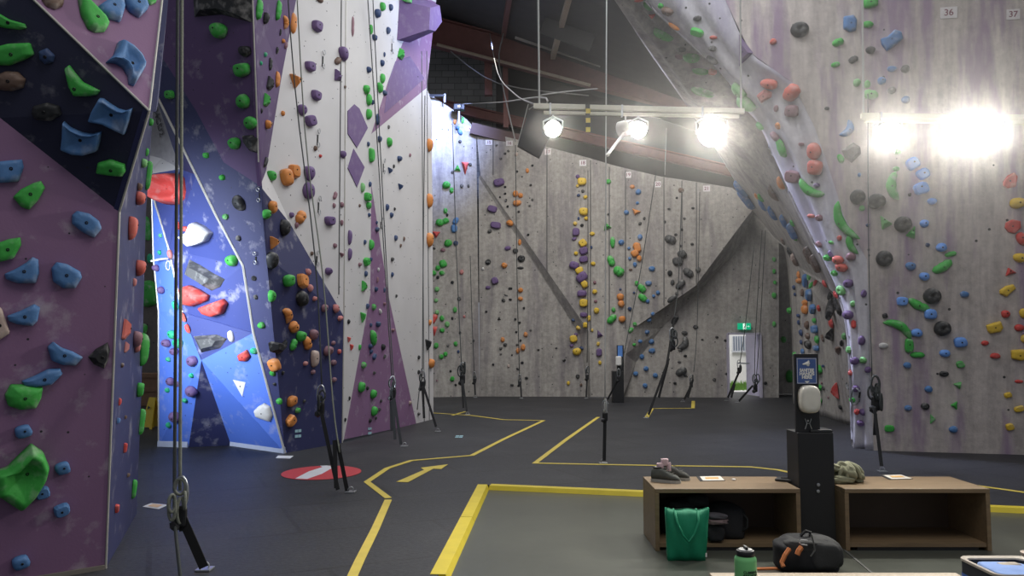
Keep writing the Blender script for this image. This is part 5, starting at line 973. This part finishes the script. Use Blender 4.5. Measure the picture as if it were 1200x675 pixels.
for k in range(6): MB().box((at(688, 124 + k * 5.4, RY).x - c.x + .004 * (k % 2), -.02 - .01 * (k % 2), at(688, 127 + k * 5.4, RY).z - c.z), (.05, .006, .054)).build('stripe', M_yel if k % 2 else M_black, t)
M_cable = simple('cable_grey', (0.26, 0.25, 0.24), .8)
def cable(label, pts, r, mat=M_cable):
    p = [P(q) for q in pts]; o = MB().tube(dense(p, 4), r, 5).build('hanging_cable', mat, None, True); tag(o, label, 'cable', 'cables slung under the roof')
cable('pale cable sagging from the rusty post to the rail end', [(574, 39, 24), (583, 85, 18), (603, 110, 13), (625, 122, 9.1)], .012)
cable('pale cable hanging down to plate 16 on the back wall', [(594, -5, 24), (590, 38, 24), (585, 77, 24), (604, 166, 23.6)], .022)
cable('thin cable running level in front of the block wall to the rail', [(540, 122, 24), (585, 120, 18), (632, 114, 10), (640, 124, 9.1)], .012)
cable('thin cable slanting under the red rafter', [(528, 60, 24), (585, 98, 24), (690, 112, 24)], .018)
cable('pale cable draped along the rail top towards the cable trays', [(632, 112, 9.2), (660, 108, 10), (700, 104, 12)], .009)
cable('thin rope hanging straight down between the trays and the back wall', [(781, 150, 23), (779, 205, 23)], .014)
c = at(538, 126, 24.0); t = thing('wall_spotlight', 'small dark spotlight above the far corner wall', 'spotlight', c)
MB().box((0, 0, 0), (.34, .2, .2), None, .03).build('housing', M_black, t); MB().box((0, 0, -.28), (.05, .05, .45)).build('stem', M_steel, t); MB().lathe([(.05, 0), (.04, .03)], 10, Matrix.Translation((0, -.1, 0)) @ Matrix.Rotation(PI / 2, 4, 'X')).build('lens', M_whitep, t)
c = at(514, 112, 24.0); t = thing('wall_bracket', 'grey bracket on top of the far corner wall', 'bracket', c)
MB().box((-.1, 0, 0), (.55, .06, .06)).build('arm', M_black, t); MB().box((.19, 0, -.08), (.06, .06, .26)).build('post', M_steel, t)
# ------------------------------------------------------------------ benches and what lies on them
m, nt, b = newmat('laminate_wood'); v = coords(nt, (1.2, 14, 14)); n1 = noise(nt, v, 2.2, 5, .6); n2 = noise(nt, coords(nt), 3, 2)
c = mix(nt, ramp(nt, n1, .3, .7).outputs['Color'], (0.16, 0.105, 0.056), (0.25, 0.168, 0.09)); c = mix(nt, .25, c, mix(nt, n2, (.12, .08, .05), (.25, .19, .12)))
nt.links.new(c, b.inputs['Base Color']); b.inputs['Roughness'].default_value = .45; M_wood = m
M_wood_shade = simple('laminate_shaded', (0.085, 0.058, 0.040), .55, 0, .15, 6)  # darker laminate copy, shadow inside the bench put into the colour
M_wood_pale = simple('pale_ply', (0.50, 0.39, 0.27), .5, 0, .12, 4)
BT = .455
def bench(label, x0, x1, y0, y1, mat=M_wood):
    t = thing('storage_bench', label, 'bench', ((x0 + x1) / 2, (y0 + y1) / 2, FZ)); w = x1 - x0; d = y1 - y0; h = BT - FZ
    MB().box((0, 0, h - .0175), (w, d, .035), None, .004).build('top_board', mat, t)
    for q in (-1, 1): MB().box((q * (w / 2 - .0175), 0, (h - .035) / 2), (.035, d - .004, h - .036), None, .003).build('side_board', mat, t)
    MB().box((0, -.002, .045), (w - .072, d - .03, .03)).build('bottom_board', mat, t); MB().box((0, -d / 2 + .03, .016), (w - .2, .02, .03)).build('plinth', M_black, t)
    MB().box((0, d / 2 - .012, h / 2 + .01), (w - .072, .016, h - .08)).build('back_board', M_wood_shade, t); return t
YB3 = gnd(965, 671, BT).y; Yb = 6.62; XA = lambda px, Y: (px - 600) / 936 * Y
bench('open-fronted wooden bench with a green bag and black bags inside', XA(765, Yb), XA(933, Yb), Yb, Yb + .60)
bench('empty open-fronted wooden bench under the olive jumper', XA(984, Yb), XA(1152, Yb), Yb, Yb + .60)
bench('pale wooden bench whose top shows below the green bottle', XA(826, YB3), XA(1109, YB3), YB3 - .5, YB3, M_wood_pale)
# sanitiser stands
def sanitiser(label, px0, px1, Y, scale=1.0, small=False):
    x = (XA(px0, Y) + XA(px1, Y)) / 2; t = thing('sanitiser_stand', label, 'sanitiser stand', (x, Y, FZ if not small else 0)); w = XA(px1, Y) - XA(px0, Y)
    dz = FZ if not small else 0
    z = lambda py: at(600, py, Y).z - dz
    return t, x, w, z
Ys = 6.72; t, x, w, z = sanitiser('black sanitiser stand with a blue sign between the two wooden benches', 931.5, 973, Ys)
zp = z(507); MB().box((0, .14, zp / 2), (w, .28, zp), None, .006).build('pedestal', M_black, t)
MB().box((.055, .11, zp + .012), (w * .62, .2, .02), None, .004).build('drip_ledge', simple('ledge', (0.03, 0.03, 0.03), .3), t)
for q, (a, b2) in enumerate(((953.5, 568), (953, 575.5))):
    MB().lathe([(.014, 0), (.014, .012), (.008, .014)], 16, Matrix.Translation((XA(a, Ys) - x, 0, z(b2))) @ Matrix.Rotation(PI / 2, 4, 'X')).build('lock', M_steel, t)
pw = XA(959.5, Ys) - XA(931.5, Ys); pxc = (XA(959.5, Ys) + XA(931.5, Ys)) / 2 - x; zt_ = z(416)
MB().box((pxc, .05, (zp + zt_) / 2), (pw, .03, zt_ - zp + .02), None, .004).build('back_panel', M_black, t)
sg = MB().box((pxc - .002, .031, (z(419.5) + z(450)) / 2), (pw * .84, .006, z(419.5) - z(450))); sgo = sg.build('sign', simple('sign_blue', (0.055, 0.10, 0.27), .4), t)
sw = pw * .84; sh_ = z(419.5) - z(450); sc_ = Vector((pxc - .002, .0275, (z(419.5) + z(450)) / 2)); RX = Matrix.Rotation(PI / 2, 4, 'X')
mb = MB()
for q in (-1, 1): mb.box(sc_ + Vector((q * sw * .47, 0, 0)), (.003, .002, sh_ * .96)); mb.box(sc_ + Vector((0, 0, q * sh_ * .475)), (sw * .94, .002, .003))
mb.build('sign_border', M_whitep, sgo)
for k, wd in enumerate(('SANITISE', 'HANDS', 'HERE')): text_obj('sign_lettering', wd, sh_ * .17, Matrix.Translation(sc_ + Vector((0, -.001, sh_ * (.02 - .135 * k)))) @ RX, M_whitep, t, .001, bold=.0016, xs=.82 if k == 0 else 1.0)
mb = MB().ball(sc_ + Vector((.004, 0, sh_ * .28)), .024, 1, (1.2, .1, .7)); mb.ball(sc_ + Vector((-.022, 0, sh_ * .26)), .014, 1, (1.2, .12, .6)); mb.ball(sc_ + Vector((.012, 0, sh_ * .22)), .018, 1, (.8, .1, .6)); mb.ball(sc_ + Vector((.016, 0, sh_ * .36)), .012, 1, (.9, .12, .8)); mb.build('hand_symbol', M_whitep, sgo, True)
mb = MB().prism([(-.022, .006), (.022, .006), (0, -.012)], 0, .002, Matrix.Translation(sc_ + Vector((0, 0, -sh_ * .42))) @ RX); mb.build('down_arrow', M_whitep, sgo)
dz0, dz1 = z(484), z(451.5); dw = XA(957.5, Ys) - XA(934.5, Ys)
prof = superell(dw, dz1 - dz0, 3.2, 28, 0, random.Random(1)); V, Fc = dome(prof, .10, [(1, 0), (1, .55), (.97, .8), (.88, .97), (.6, 1.0)])
o = meshobj('dispenser', V, Fc, simple('dispenser_white', (0.66, 0.63, 0.55), .3), t, True); o.matrix_local = Matrix.Translation((pxc, .034, (dz0 + dz1) / 2)) @ RX
mb = MB().box((pxc + dw * .19, -.069, (dz0 + dz1) / 2 - .01), (.012, .004, (dz1 - dz0) * .5), None, .001); o1 = mb.build('level_window', simple('window_grey', (.18, .17, .15), .3), o); o1.matrix_parent_inverse = o.matrix_local.inverted()
o2 = MB().lathe([(.012, 0), (.01, .006)], 14, Matrix.Translation((pxc + dw * .19, -.066, dz0 + .05)) @ RX).build('drop_symbol', M_black, o); o2.matrix_parent_inverse = o.matrix_local.inverted()
lz = z(497); mb = MB()
for q in (-1, 1):
    mb.bar((pxc + q * .026, .033, lz + .042), (pxc + q * .012, .033, lz + .002), .018, .003); mb.bar((pxc + q * .012, .033, lz + .002), (pxc + q * .028, .033, lz - .045), .018, .003)
mb.bar((pxc - .014, .033, lz + .002), (pxc + .014, .033, lz + .002), .012, .003); mb.ball((pxc, .033, lz + .024), .010, 1, (1, .2, 1)); mb.build('emblem', simple('emblem_grey', (.5, .5, .48), .5), t)
Yf = gnd(724, 472).y; t, x, w, z = sanitiser('distant black sanitiser stand with a blue sign at the back wall', 717.5, 730.5, Yf, 1, True)
MB().box((0, .15, z(435) / 2), (w, .3, z(435)), None, .01).build('pedestal', M_black, t)
MB().box((XA(727, Yf) - x, .1, (z(435) + z(405)) / 2), (XA(731, Yf) - XA(723, Yf), .05, z(405) - z(435) + .02)).build('back_panel', M_black, t)
MB().box((XA(726.7, Yf) - x, .07, z(411.5)), (.13, .01, .30)).build('sign', simple('sign_blue_far', (.10, .24, .60), .4), t)
MB().box((XA(724.5, Yf) - x, .02, z(423)), (.16, .1, .26), None, .03).build('dispenser', M_whitep, t)

def lump(name, c, s, mat, parent, seed, amp=.12, freq=3.0, sub=4, flat=.0, e=.55):
    rg = random.Random(seed); bm = bmesh.new(); bmesh.ops.create_icosphere(bm, subdivisions=sub, radius=1); ph = [rg.random() * 6.28 for _ in range(9)]
    for v in bm.verts:
        p = v.co.copy(); q = Vector([math.copysign(abs(a) ** e, a) for a in p])
        f = 1 + amp * (math.sin(freq * p.x + ph[0] + 1.3 * math.sin(freq * p.y + ph[1])) + .6 * math.sin(freq * 2.1 * p.z + ph[2] + p.x * 4) + .5 * math.sin(freq * 2.7 * p.y + 3 * p.x + ph[3]) + .35 * math.sin(freq * 4.5 * (p.x + p.y * .6) + ph[4]))
        q = Vector((q.x * s[0], q.y * s[1], q.z * s[2])) * f
        if q.z < -s[2] * .8: q.z = -s[2] * .8
        v.co = q + Vector(c)
    me = bpy.data.meshes.new(name); bm.to_mesh(me); bm.free(); me.materials.append(mat)
    for p in me.polygons: p.use_smooth = True
    return link(bpy.data.objects.new(name, me), parent)
# green tote bag
Yt = 6.36; x0, x1 = XA(775, Yt), XA(825, Yt); zz = lambda py, Y: at(600, py, Y).z
M_tote = simple('green_nonwoven', (0.0, 0.21, 0.10), .7, 0, .15, 30, .15)
t = thing('tote_bag', 'green shopping tote bag standing in front of the open bench', 'bag', ((x0 + x1) / 2, Yt, FZ)); w = x1 - x0; h = zz(597, Yt) - FZ
V = []; nx, nz = 14, 10
def tote_pt(u, v, side):
    taper = .86 + .14 * v; ww = w * taper; bulge = .045 * math.sin(PI * min(1, v * 1.05)) ** .5 * (1 - abs(2 * u - 1) ** 3) + .025
    zt2 = h * v + (.006 * math.cos(u * PI * 4) + .008 * abs(2 * u - 1) ** 2) * (v ** 4)
    return ((u - .5) * ww + .012 * v, side * (bulge + .006 * math.sin(u * 17 + v * 9)) * (1.0 if v < .98 else .7), zt2)
Fc = []
for side in (-1, 1):
    b0 = len(V)
    for j in range(nz + 1):
        for i in range(nx + 1): V.append(tote_pt(i / nx, j / nz, side))
    for j in range(nz):
        for i in range(nx):
            q = (b0 + j * (nx + 1) + i, b0 + j * (nx + 1) + i + 1, b0 + (j + 1) * (nx + 1) + i + 1, b0 + (j + 1) * (nx + 1) + i); Fc.append(q if side < 0 else q[::-1])
n2 = (nx + 1) * (nz + 1)
for j in range(nz):
    for i in (0, nx):
        a = j * (nx + 1) + i; b2 = a + nx + 1; q = (a, b2, b2 + n2, a + n2); Fc.append(q if i == 0 else q[::-1])
for i in range(nx): Fc.append((i + 1, i, i + n2, i + 1 + n2))
o = meshobj('bag_body', V, Fc, M_tote, t, True); md = o.modifiers.new('t', 'SOLIDIFY'); md.thickness = .003
for side in (-1, 1):
    mb = MB(); y = side * .05
    mb.tube([(-.09, side * .028, h * .99), (-.085, side * .075, h * .8), (-.045, side * .105, h * .55), (0, side * .108, h * .42), (.045, side * .105, h * .58), (.085, side * .075, h * .8), (.09, side * .028, h * .99)], .010, 6); mb.build('handle', M_tote, t, True)
MB().box((w * .43, -.045, .05), (.012, .004, .03)).build('side_label', M_whitep, t)
# bags in the cubby
IZ = FZ + .062
t = thing('gym_bag', 'black soft gym bag lying inside the open bench', 'bag', (XA(846, 6.85), 6.9, IZ))
lump('bag_body', (0, 0, .115), (.16, .15, .145), M_blackfab, t, 4, .06, 2.5)
MB().tube([(.10, -.13, .05), (.15, -.16, .10), (.155, -.15, .17), (.11, -.12, .22)], .010, 6).build('handle', M_web, t, True)
t = thing('folded_jumper', 'grey-mauve folded jumper on the black bags behind the green tote', 'jumper', (XA(834, 6.72), 6.66, IZ))
lump('lower_fold', (.0, 0, .17), (.075, .06, .022), simple('mauve_cloth', (.17, .12, .12), .9, 0, .3, 30), t, 9, .12, 3.5, 3); lump('upper_fold', (.002, 0, .212), (.07, .055, .02), simple('grey_cloth', (.075, .07, .08), .9, 0, .3, 30), t, 10, .12, 3.5, 3); lump('bundle', (-.01, .015, .075), (.07, .06, .075), M_blackfab, t, 12, .1, 3, 3)
t = thing('dark_jacket', 'dark jacket heaped behind the green tote bag', 'jacket', (XA(797, 6.95), 6.98, IZ))
lump('heap', (0, 0, .13), (.17, .12, .16), simple('jacket_cloth', (.017, .017, .02), .9, 0, .4, 30), t, 21, .1, 4, 4); lump('hood', (.12, -.03, .28), (.09, .08, .05), simple('hood_cloth', (.022, .02, .025), .9, 0, .4, 30), t, 22, .1, 4, 3)
# duffel with orange straps
Yd = 6.12; t = thing('duffel_bag', 'black and grey duffel bag with orange straps on the concrete floor', 'bag', (XA(936, Yd), Yd, FZ)); wd = (XA(974, Yd) - XA(897, Yd))
dbag = lump('bag_body', (0, 0, .105), (wd * .47, .15, .13), M_blackfab, t, 31, .05, 2.6)
lump('grey_end_panel', (wd * .24, -.025, .125), (wd * .25, .145, .115), simple('charcoal_fabric', (.032, .032, .032), .85, 0, .3, 60, .2), t, 33, .05, 2.4)
lump('top_flap', (.0, -.03, .19), (wd * .33, .12, .045), simple('dark_flap', (.026, .026, .026), .85, 0, .3, 60), t, 34, .05, 2.4)
M_or = simple('orange_webbing', (0.62, 0.20, 0.06), .7)
ctr = Vector((XA(936, Yd), Yd, FZ)); wp = lambda px, py, Y: at(px, py, Y) - ctr
for k, pts in enumerate(([(925, 643, 5.93), (920, 650, 5.91), (916, 659, 5.9), (918, 664, 5.88)], [(939, 641, 5.93), (936, 645, 5.92), (934, 650, 5.915)])):
    MB().tube([wp(*p) for p in pts], .017 if k == 0 else .02, 5).build('orange_strap', M_or, t)
gq = lambda px, py: gnd(px, py, FZ) - ctr + Vector((0, 0, .008))
MB().tube([gq(886, 668), gq(905, 667.5), gq(918, 668), gq(922, 664), gq(919, 662)], .011, 5).build('orange_tail', M_or, t)
mb = MB(); mb.tube([wp(p[0], p[1], 5.95) for p in ((946, 633.5), (938.5, 633), (937, 636), (939, 638), (946, 639))], .006, 5); mb.build('logo', simple('logo_grey', (.35, .35, .35), .6), dbag)
MB().tube([wp(p[0], p[1], 5.95) for p in ((951, 626), (953, 634), (955, 645), (950, 652))], .006, 5).build('zip', simple('zip_grey', (.10, .10, .095), .5), dbag)
MB().tube([wp(p[0], p[1], 6.1) for p in ((938, 628), (944, 622), (950, 624), (948, 628))], .012, 5).build('grab_handle', M_web, t)
# shoes
def shoe(label, x, y, rz, seed, upper):
    t = thing('trainer', label, 'shoe', (x, y, BT), rz, 'pair of grey trainers on the bench'); L = .25; W = .088
    sec = [(0, .55, .075, .098), (.06, .85, .08, .115), (.2, .9, .05, .12), (.38, .82, .0, .114), (.52, .86, 0, .098), (.7, 1.0, 0, .074), (.86, .9, 0, .064), (.96, .62, 0, .046), (1, .3, 0, .03)]
    V = []; Fc = []; n = 12
    for (f, ws, _, hh) in sec:
        for k in range(n):
            a = 2 * PI * k / n; yy = math.cos(a); zz2 = math.sin(a)
            V.append((L * (f - .5), W / 2 * ws * math.copysign(abs(yy) ** .7, yy) * (1 if zz2 < .2 else .86), .02 + (hh - .02) * (.5 + .5 * math.copysign(abs(zz2) ** .75, zz2))))
    for i in range(len(sec) - 1):
        for k in range(n): Fc.append((i * n + k, i * n + (k + 1) % n, (i + 1) * n + (k + 1) % n, (i + 1) * n + k))
    Fc += [tuple(range(n))[::-1], tuple((len(sec) - 1) * n + k for k in range(n))]
    meshobj('upper', V, Fc, upper, t, True)
    out = [(-.125, -.03), (-.10, -.04), (0, -.037), (.05, -.046), (.10, -.04), (.128, -.015), (.128, .015), (.10, .04), (.05, .046), (0, .037), (-.10, .04), (-.125, .03)]
    MB().prism(out, 0, .024).build('sole', simple('sole_%d' % seed, (.33, .32, .29), .7), t)
    mb = MB()
    for k in range(4): mb.bar((-.01 + k * .022, -.025, .120 - k * .013), (.0 + k * .022, .025, .120 - k * .013), .006, .004)
    mb.build('laces', simple('laces_%d' % seed, (.10, .10, .09), .9), t)
    MB().lathe([(.027, 0), (.034, .012), (.03, .018), (.02, .006)], 14, Matrix.Translation((-.075, 0, .108)) @ Matrix.Diagonal((1.25, .8, 1, 1))).build('collar', M_black, t, True); return t
sx = lambda px, py, z=BT: gnd(px, py, z)
p = sx(782, 566.5); shoe('grey-green trainer with a pink sock in it, beside the bench edge', p.x, p.y + .06, math.radians(-28), 1, simple('trainer_grey', (.075, .08, .07), .8, 0, .35, 50))
p2 = sx(793, 564); shoe('grey-green trainer with a black toe behind the sock-filled one', p2.x + .01, p2.y + .10, math.radians(-30), 2, simple('trainer_dark', (.055, .055, .047), .8, 0, .45, 50))
t = thing('pink_sock', 'pale pink sock tucked into the trainers on the bench', 'sock', (p.x - .01, p.y + .10, BT + .105)); M_sock = simple('pink_sock_cloth', (.55, .40, .42), .95, 0, .12, 30)
lump('roll', (-.03, 0, .025), (.03, .026, .026), M_sock, t, 41, .1, 3, 3); lump('top_roll', (.012, .01, .055), (.03, .026, .034), M_sock, t, 42, .12, 3, 3); lump('tail', (.045, .01, .015), (.018, .016, .04), M_sock, t, 43, .1, 3, 3)
# flyers and odds on the bench tops
def flyer(label, quad, dark, dashes):
    g = [gnd(p[0], p[1], BT) for p in quad]; c = sum(g, Vector()) / 4; t = thing('flyer', label, 'flyer', (c.x, c.y, BT + .001))
    def q(name, k, z, mat, dx=0, dy=0, sy=1):
        o = meshobj(name, [Vector(((p - c).x * k + dx, (p - c).y * k * sy + dy, z)) for p in g], [(0, 1, 2, 3)], mat, t)
        if o.data.polygons[0].normal.z < 0: o.data.flip_normals()
        md = o.modifiers.new('t', 'SOLIDIFY'); md.thickness = .002; md.offset = 1; return o
    if dark: q('dark_backing', 1.18, .0, M_black, -.01, .012)
    q('sheet', 1.0, .003, simple('flyer_paper', (.66, .62, .55), .5)); q('print', .62, .006, simple('flyer_print', (.62, .36, .12), .5), 0, 0, .6)
flyer('flyer with orange print lying on the bench above the black bags', ((820, 559), (844, 558.5), (849, 563.5), (824, 564)), True, 1)
flyer('flyer with orange print lying on the empty bench', ((1035, 557.5), (1056, 557), (1069, 561.5), (1045, 562)), True, 1)
p = gnd(860, 563, BT); o = MB().lathe([(.012, 0), (.018, .006), (.014, .014), (.006, .016)], 12, Matrix.Translation((p.x, p.y, BT))).build('bottle_cap', M_whitep, None, True); tag(o, 'small white cap on the bench top beside the flyer', 'cap')
g = [gnd(q[0], q[1], BT) for q in ((908, 564), (912, 561), (932, 562), (931, 566))]; c = sum(g, Vector()) / 4
t = thing('black_pouch', 'flat black pouch on the bench end beside the sanitiser stand', 'pouch', (c.x, c.y, BT)); o = meshobj('flap', [p - c + Vector((0, 0, .004)) for p in g], [(0, 1, 2, 3)], M_black, t); md = o.modifiers.new('t', 'SOLIDIFY'); md.thickness = .015; md.offset = 1 if o.data.polygons[0].normal.z > 0 else -1
MB().bar((-.04, 0, .024), (.06, .0, .024), .012, .006).build('strap', M_web, t)
# olive jumper
c = gnd(993, 566, BT); t = thing('olive_jumper', 'crumpled olive jumper on the end of the empty bench', 'jumper', (c.x + .0, c.y + .07, BT)); M_ol = simple('olive_cloth', (.235, .235, .155), .95, 0, .2, 40, .2)
lump('heap', (0.01, 0, .075), (.12, .095, .08), M_ol, t, 51, .15, 3.9, 5, 0, .8); lump('cuff', (.115, .01, .045), (.06, .07, .05), M_ol, t, 57, .16, 3.6, 4, 0, .8); lump('collar', (-.07, -.02, .12), (.06, .05, .035), M_ol, t, 58, .16, 3.8, 4, 0, .8)
for k, (a0, l0) in enumerate(((200, .17), (232, .16), (262, .15), (292, .155), (318, .17), (345, .18))):
    ca, sa = math.cos(math.radians(a0)), math.sin(math.radians(a0)); pts = [(.02, .0, .158), (.02 + ca * l0 * .35, sa * l0 * .3, .150 - .006 * (k % 2)), (.01 + ca * l0 * .68, sa * l0 * .55 - .01, .105), (ca * l0 * .86, sa * l0 * .66 - .01, .035)]
    MB().tube(dense([Vector(q) for q in pts], 4), [.010 + .009 * math.sin(PI * i / 12) for i in range(13)], 8).build('fold', M_ol, t, True)
lump('sleeve', (-.05, -.10, .03), (.10, .035, .032), M_ol, t, 53, .12, 3.5, 4, 0, .8)
# green bottle
Yg = 3.85; xg = XA(868, Yg); t = thing('water_bottle', 'green wide-mouth water bottle with a black lid on the pale bench', 'bottle', (xg, Yg, BT)); r = .0515
M_bot = simple('bottle_green', (0.21, 0.60, 0.22), .3, 0, .06, 4)
hz = at(600, 651, Yg).z - BT
MB().lathe([(r * .9, 0), (r, .008), (r, hz - .02), (r * .96, hz - .008), (r * .82, hz), (r * .8, hz + .006)], 32).build('body', M_bot, t, True)
lid = MB().lathe([(r * .80, hz), (r * .84, hz + .002), (r * .84, hz + .022), (r * .78, hz + .026), (r * .5, hz + .028)], 32).build('lid', M_black, t, True)
MB().lathe([(r * .66, hz + .027), (r * .6, hz + .031), (r * .2, hz + .032)], 24).build('lid_disc', simple('lid_grey', (.55, .54, .52), .4), lid, True)
MB().box((.0, -.004, hz + .038), (.012, .05, .014), None, .003).build('lid_tab', M_black, lid)
def wraptext(body, size, zc):
    o = text_obj('lettering', body, size, Matrix(), M_black, t, .0004, bold=.0004)
    for v in o.data.vertices:
        a = (v.co.x + .012) / r; v.co = Vector((math.sin(a) * (r + .0006 + v.co.z), -math.cos(a) * (r + .0006 + v.co.z), zc + v.co.y))
wraptext('CLIMBING', .016, hz - .066); wraptext('ANCHORS', .016, hz - .080)
# cool box
x0, x1, y0, y1, zt3 = 2.75, 3.16, 4.63, 5.04, .33
t = thing('cool_box', 'open dark soft cool box with pale rim and blue towel inside', 'cool box', ((x0 + x1) / 2, (y0 + y1) / 2, FZ)); hc = zt3 - FZ
def rr(w, h, r_, n=6):
    o = []
    for cx, cy, a0 in ((w / 2 - r_, h / 2 - r_, 0), (-w / 2 + r_, h / 2 - r_, 90), (-w / 2 + r_, -h / 2 + r_, 180), (w / 2 - r_, -h / 2 + r_, 270)):
        for k in range(n + 1): a = math.radians(a0 + 90 * k / n); o.append((cx + r_ * math.cos(a), cy + r_ * math.sin(a)))
    return o
W2, H2 = x1 - x0, y1 - y0
def rings(name, specs, mat, cap0=True, cap1=True):
    V = []; Fc = []; n = None
    for (w_, h_, r_, z_) in specs:
        o = rr(w_, h_, r_); n = len(o); V += [(a, b3, z_) for a, b3 in o]
    for i in range(len(specs) - 1):
        for k in range(n): Fc.append((i * n + k, i * n + (k + 1) % n, (i + 1) * n + (k + 1) % n, (i + 1) * n + k))
    if cap0: Fc.append(tuple(range(n))[::-1])
    if cap1: Fc.append(tuple((len(specs) - 1) * n + k for k in range(n)))
    return meshobj(name, V, Fc, mat, t)
rings('body', [(W2 * .97, H2 * .97, .05, 0), (W2 * .985, H2 * .985, .06, hc - .012), (W2 * .84, H2 * .84, .04, hc - .012), (W2 * .82, H2 * .82, .04, hc - .12)], simple('cooler_black', (.016, .017, .022), .7))
rings('rim', [(W2, H2, .06, hc - .014), (W2 * 1.005, H2 * 1.005, .06, hc), (W2 * .985, H2 * .985, .06, hc + .004), (W2 * .86, H2 * .86, .045, hc - .004), (W2 * .845, H2 * .845, .045, hc - .014)], simple('rim_beige', (.50, .44, .36), .6), False, False)
rings('blue_band', [(W2 * .99, H2 * .99, .06, hc - .12), (W2 * .993, H2 * .993, .06, hc - .085)], simple('band_blue', (.05, .13, .42), .6), False, False)
lump('blue_towel', (.0, -.01, hc - .055), (W2 * .39, H2 * .38, .05), simple('towel_blue', (.24, .36, .68), .9, 0, .15, 20), t, 61, .05, 3.5); lump('packet', (.02, .05, hc - .02), (.07, .035, .022), simple('packet_beige', (.45, .38, .3), .7), t, 62, .05, 3)
t0 = t
t = thing('beige_tub', 'beige-rimmed tub standing next to the open cool box', 'tub', (3.41, 4.98, FZ))
rings('shell', [(.40, .40, .06, 0), (.40, .40, .06, hc - .02), (.41, .41, .06, hc), (.33, .33, .05, hc + .002), (.32, .32, .05, hc - .03)], simple('lid_beige', (.42, .33, .27), .6))
# ------------------------------------------------------------------ added haze volume standing in for lens glare around the floodlights
def haze(base, peak, g):
    m = bpy.data.materials.new('glare_haze'); m.use_nodes = True; nt = m.node_tree; nt.nodes.clear()
    o = nt.nodes.new('ShaderNodeOutputMaterial'); v = nt.nodes.new('ShaderNodeVolumeScatter'); v.inputs['Anisotropy'].default_value = g
    v.inputs['Color'].default_value = (1, .98, .96, 1); nt.links.new(v.outputs[0], o.inputs['Volume'])
    ge = nt.nodes.new('ShaderNodeNewGeometry'); total = None
    def term(c, r, amp):
        nonlocal total
        d = nt.nodes.new('ShaderNodeVectorMath'); d.operation = 'DISTANCE'; d.inputs[1].default_value = c; nt.links.new(ge.outputs['Position'], d.inputs[0])
        mr = nt.nodes.new('ShaderNodeMapRange'); mr.interpolation_type = 'SMOOTHERSTEP'; mr.inputs['From Min'].default_value = 0; mr.inputs['From Max'].default_value = r; mr.inputs['To Min'].default_value = amp; mr.inputs['To Max'].default_value = 0
        nt.links.new(d.outputs['Value'], mr.inputs['Value'])
        if total is None: total = mr.outputs[0]
        else:
            ad = nt.nodes.new('ShaderNodeMath'); nt.links.new(total, ad.inputs[0]); nt.links.new(mr.outputs[0], ad.inputs[1]); total = ad.outputs[0]
    for p, d, pw in LAMPS: term(p, 0.75, peak)
    term((3.4, 8.6, 4.6), 4.6, base)
    nt.links.new(total, v.inputs['Density'])
    ob = MB().ball((3.4, 8.6, 4.6), 4.7, 4, (1, 1, .88)).build('glare_haze', m); tag(ob, 'faint chalk dust haze glowing around the floodlights', 'haze', kind='stuff'); return ob
haze(0.026, 0.011, 0.75)
w = bpy.data.worlds.new('world'); sc.world = w; w.use_nodes = True
w.node_tree.nodes['Background'].inputs['Color'].default_value = (0.82, 0.88, 1.0, 1); w.node_tree.nodes['Background'].inputs['Strength'].default_value = 0.24
area('assumed_skylight', (1.5, 13, 9.4), (1.5, 14, 0), 5, 9, 640, (0.95, 0.97, 1.0))  # assumed roof light for the diffuse overhead brightness, no opening built
area('back_fill', (2.5, 19.5, 8.8), (2.5, 21, 2), 6, 3, 330, (1.0, 0.97, 0.92))  # added fill lamp that brightens the back wall
area('rear_fill', (2.0, 2, 9.0), (1, 8, 1), 6, 4, 260, (1.0, 0.97, 0.93))  # added fill lamp high above the viewpoint, no skylight there
b = area('blue_wall_fill', (2.0, 16.5, 8.8), (-2.3, 17.0, 8.3), 2.2, 1.2, 38, (0.42, 0.56, 1.0)); b.data.spread = 1.1  # added blue fill for the top of the pale wall, no window there
b = area('prow_fill', (0.8, 15.8, 8.6), (5.3, 12.6, 1.8), 1.6, 1.6, 75, (0.66, 0.72, 1.0)); b.data.spread = 0.8  # added bluish fill aimed at the leaning prow, no roof opening
b = area('corner_fill', (-0.6, 21.0, 10.3), (-2.3, 24.0, 8.3), 1.2, .8, 150, (0.40, 0.52, 1.0)); b.data.spread = 0.9  # added blue fill tinting the top of the far corner wall
b = area('buttress_fill', (-6.1, 8.9, 2.6), (-4.2, 12.4, 2.2), 1.4, 2.4, 85, (0.78, 0.87, 1.0)); b.data.spread = 1.1  # added lamp for assumed daylight on the blue buttress, no door there
area('yard_daylight', (7, 28, 7), (7, 29, 0), 5, 5, 900, (1.0, 1.0, 1.0))
for i, (p, d, pw) in enumerate(LAMPS):
    l = bpy.data.lights.new('floodlight_beam', 'SPOT'); l.energy = pw * 2.2; l.spot_size = 2.3; l.spot_blend = .6; l.shadow_soft_size = .08; l.color = (1, .96, .88)
    o = bpy.data.objects.new('floodlight_beam', l); COL.objects.link(o); o.location = p + d * .05; o.rotation_euler = d.to_track_quat('-Z', 'Y').to_euler()
vs = sc.view_settings; vs.view_transform = 'Standard'; vs.look = 'None'; vs.exposure = 0.0; vs.gamma = 1.0; vs.use_curve_mapping = False
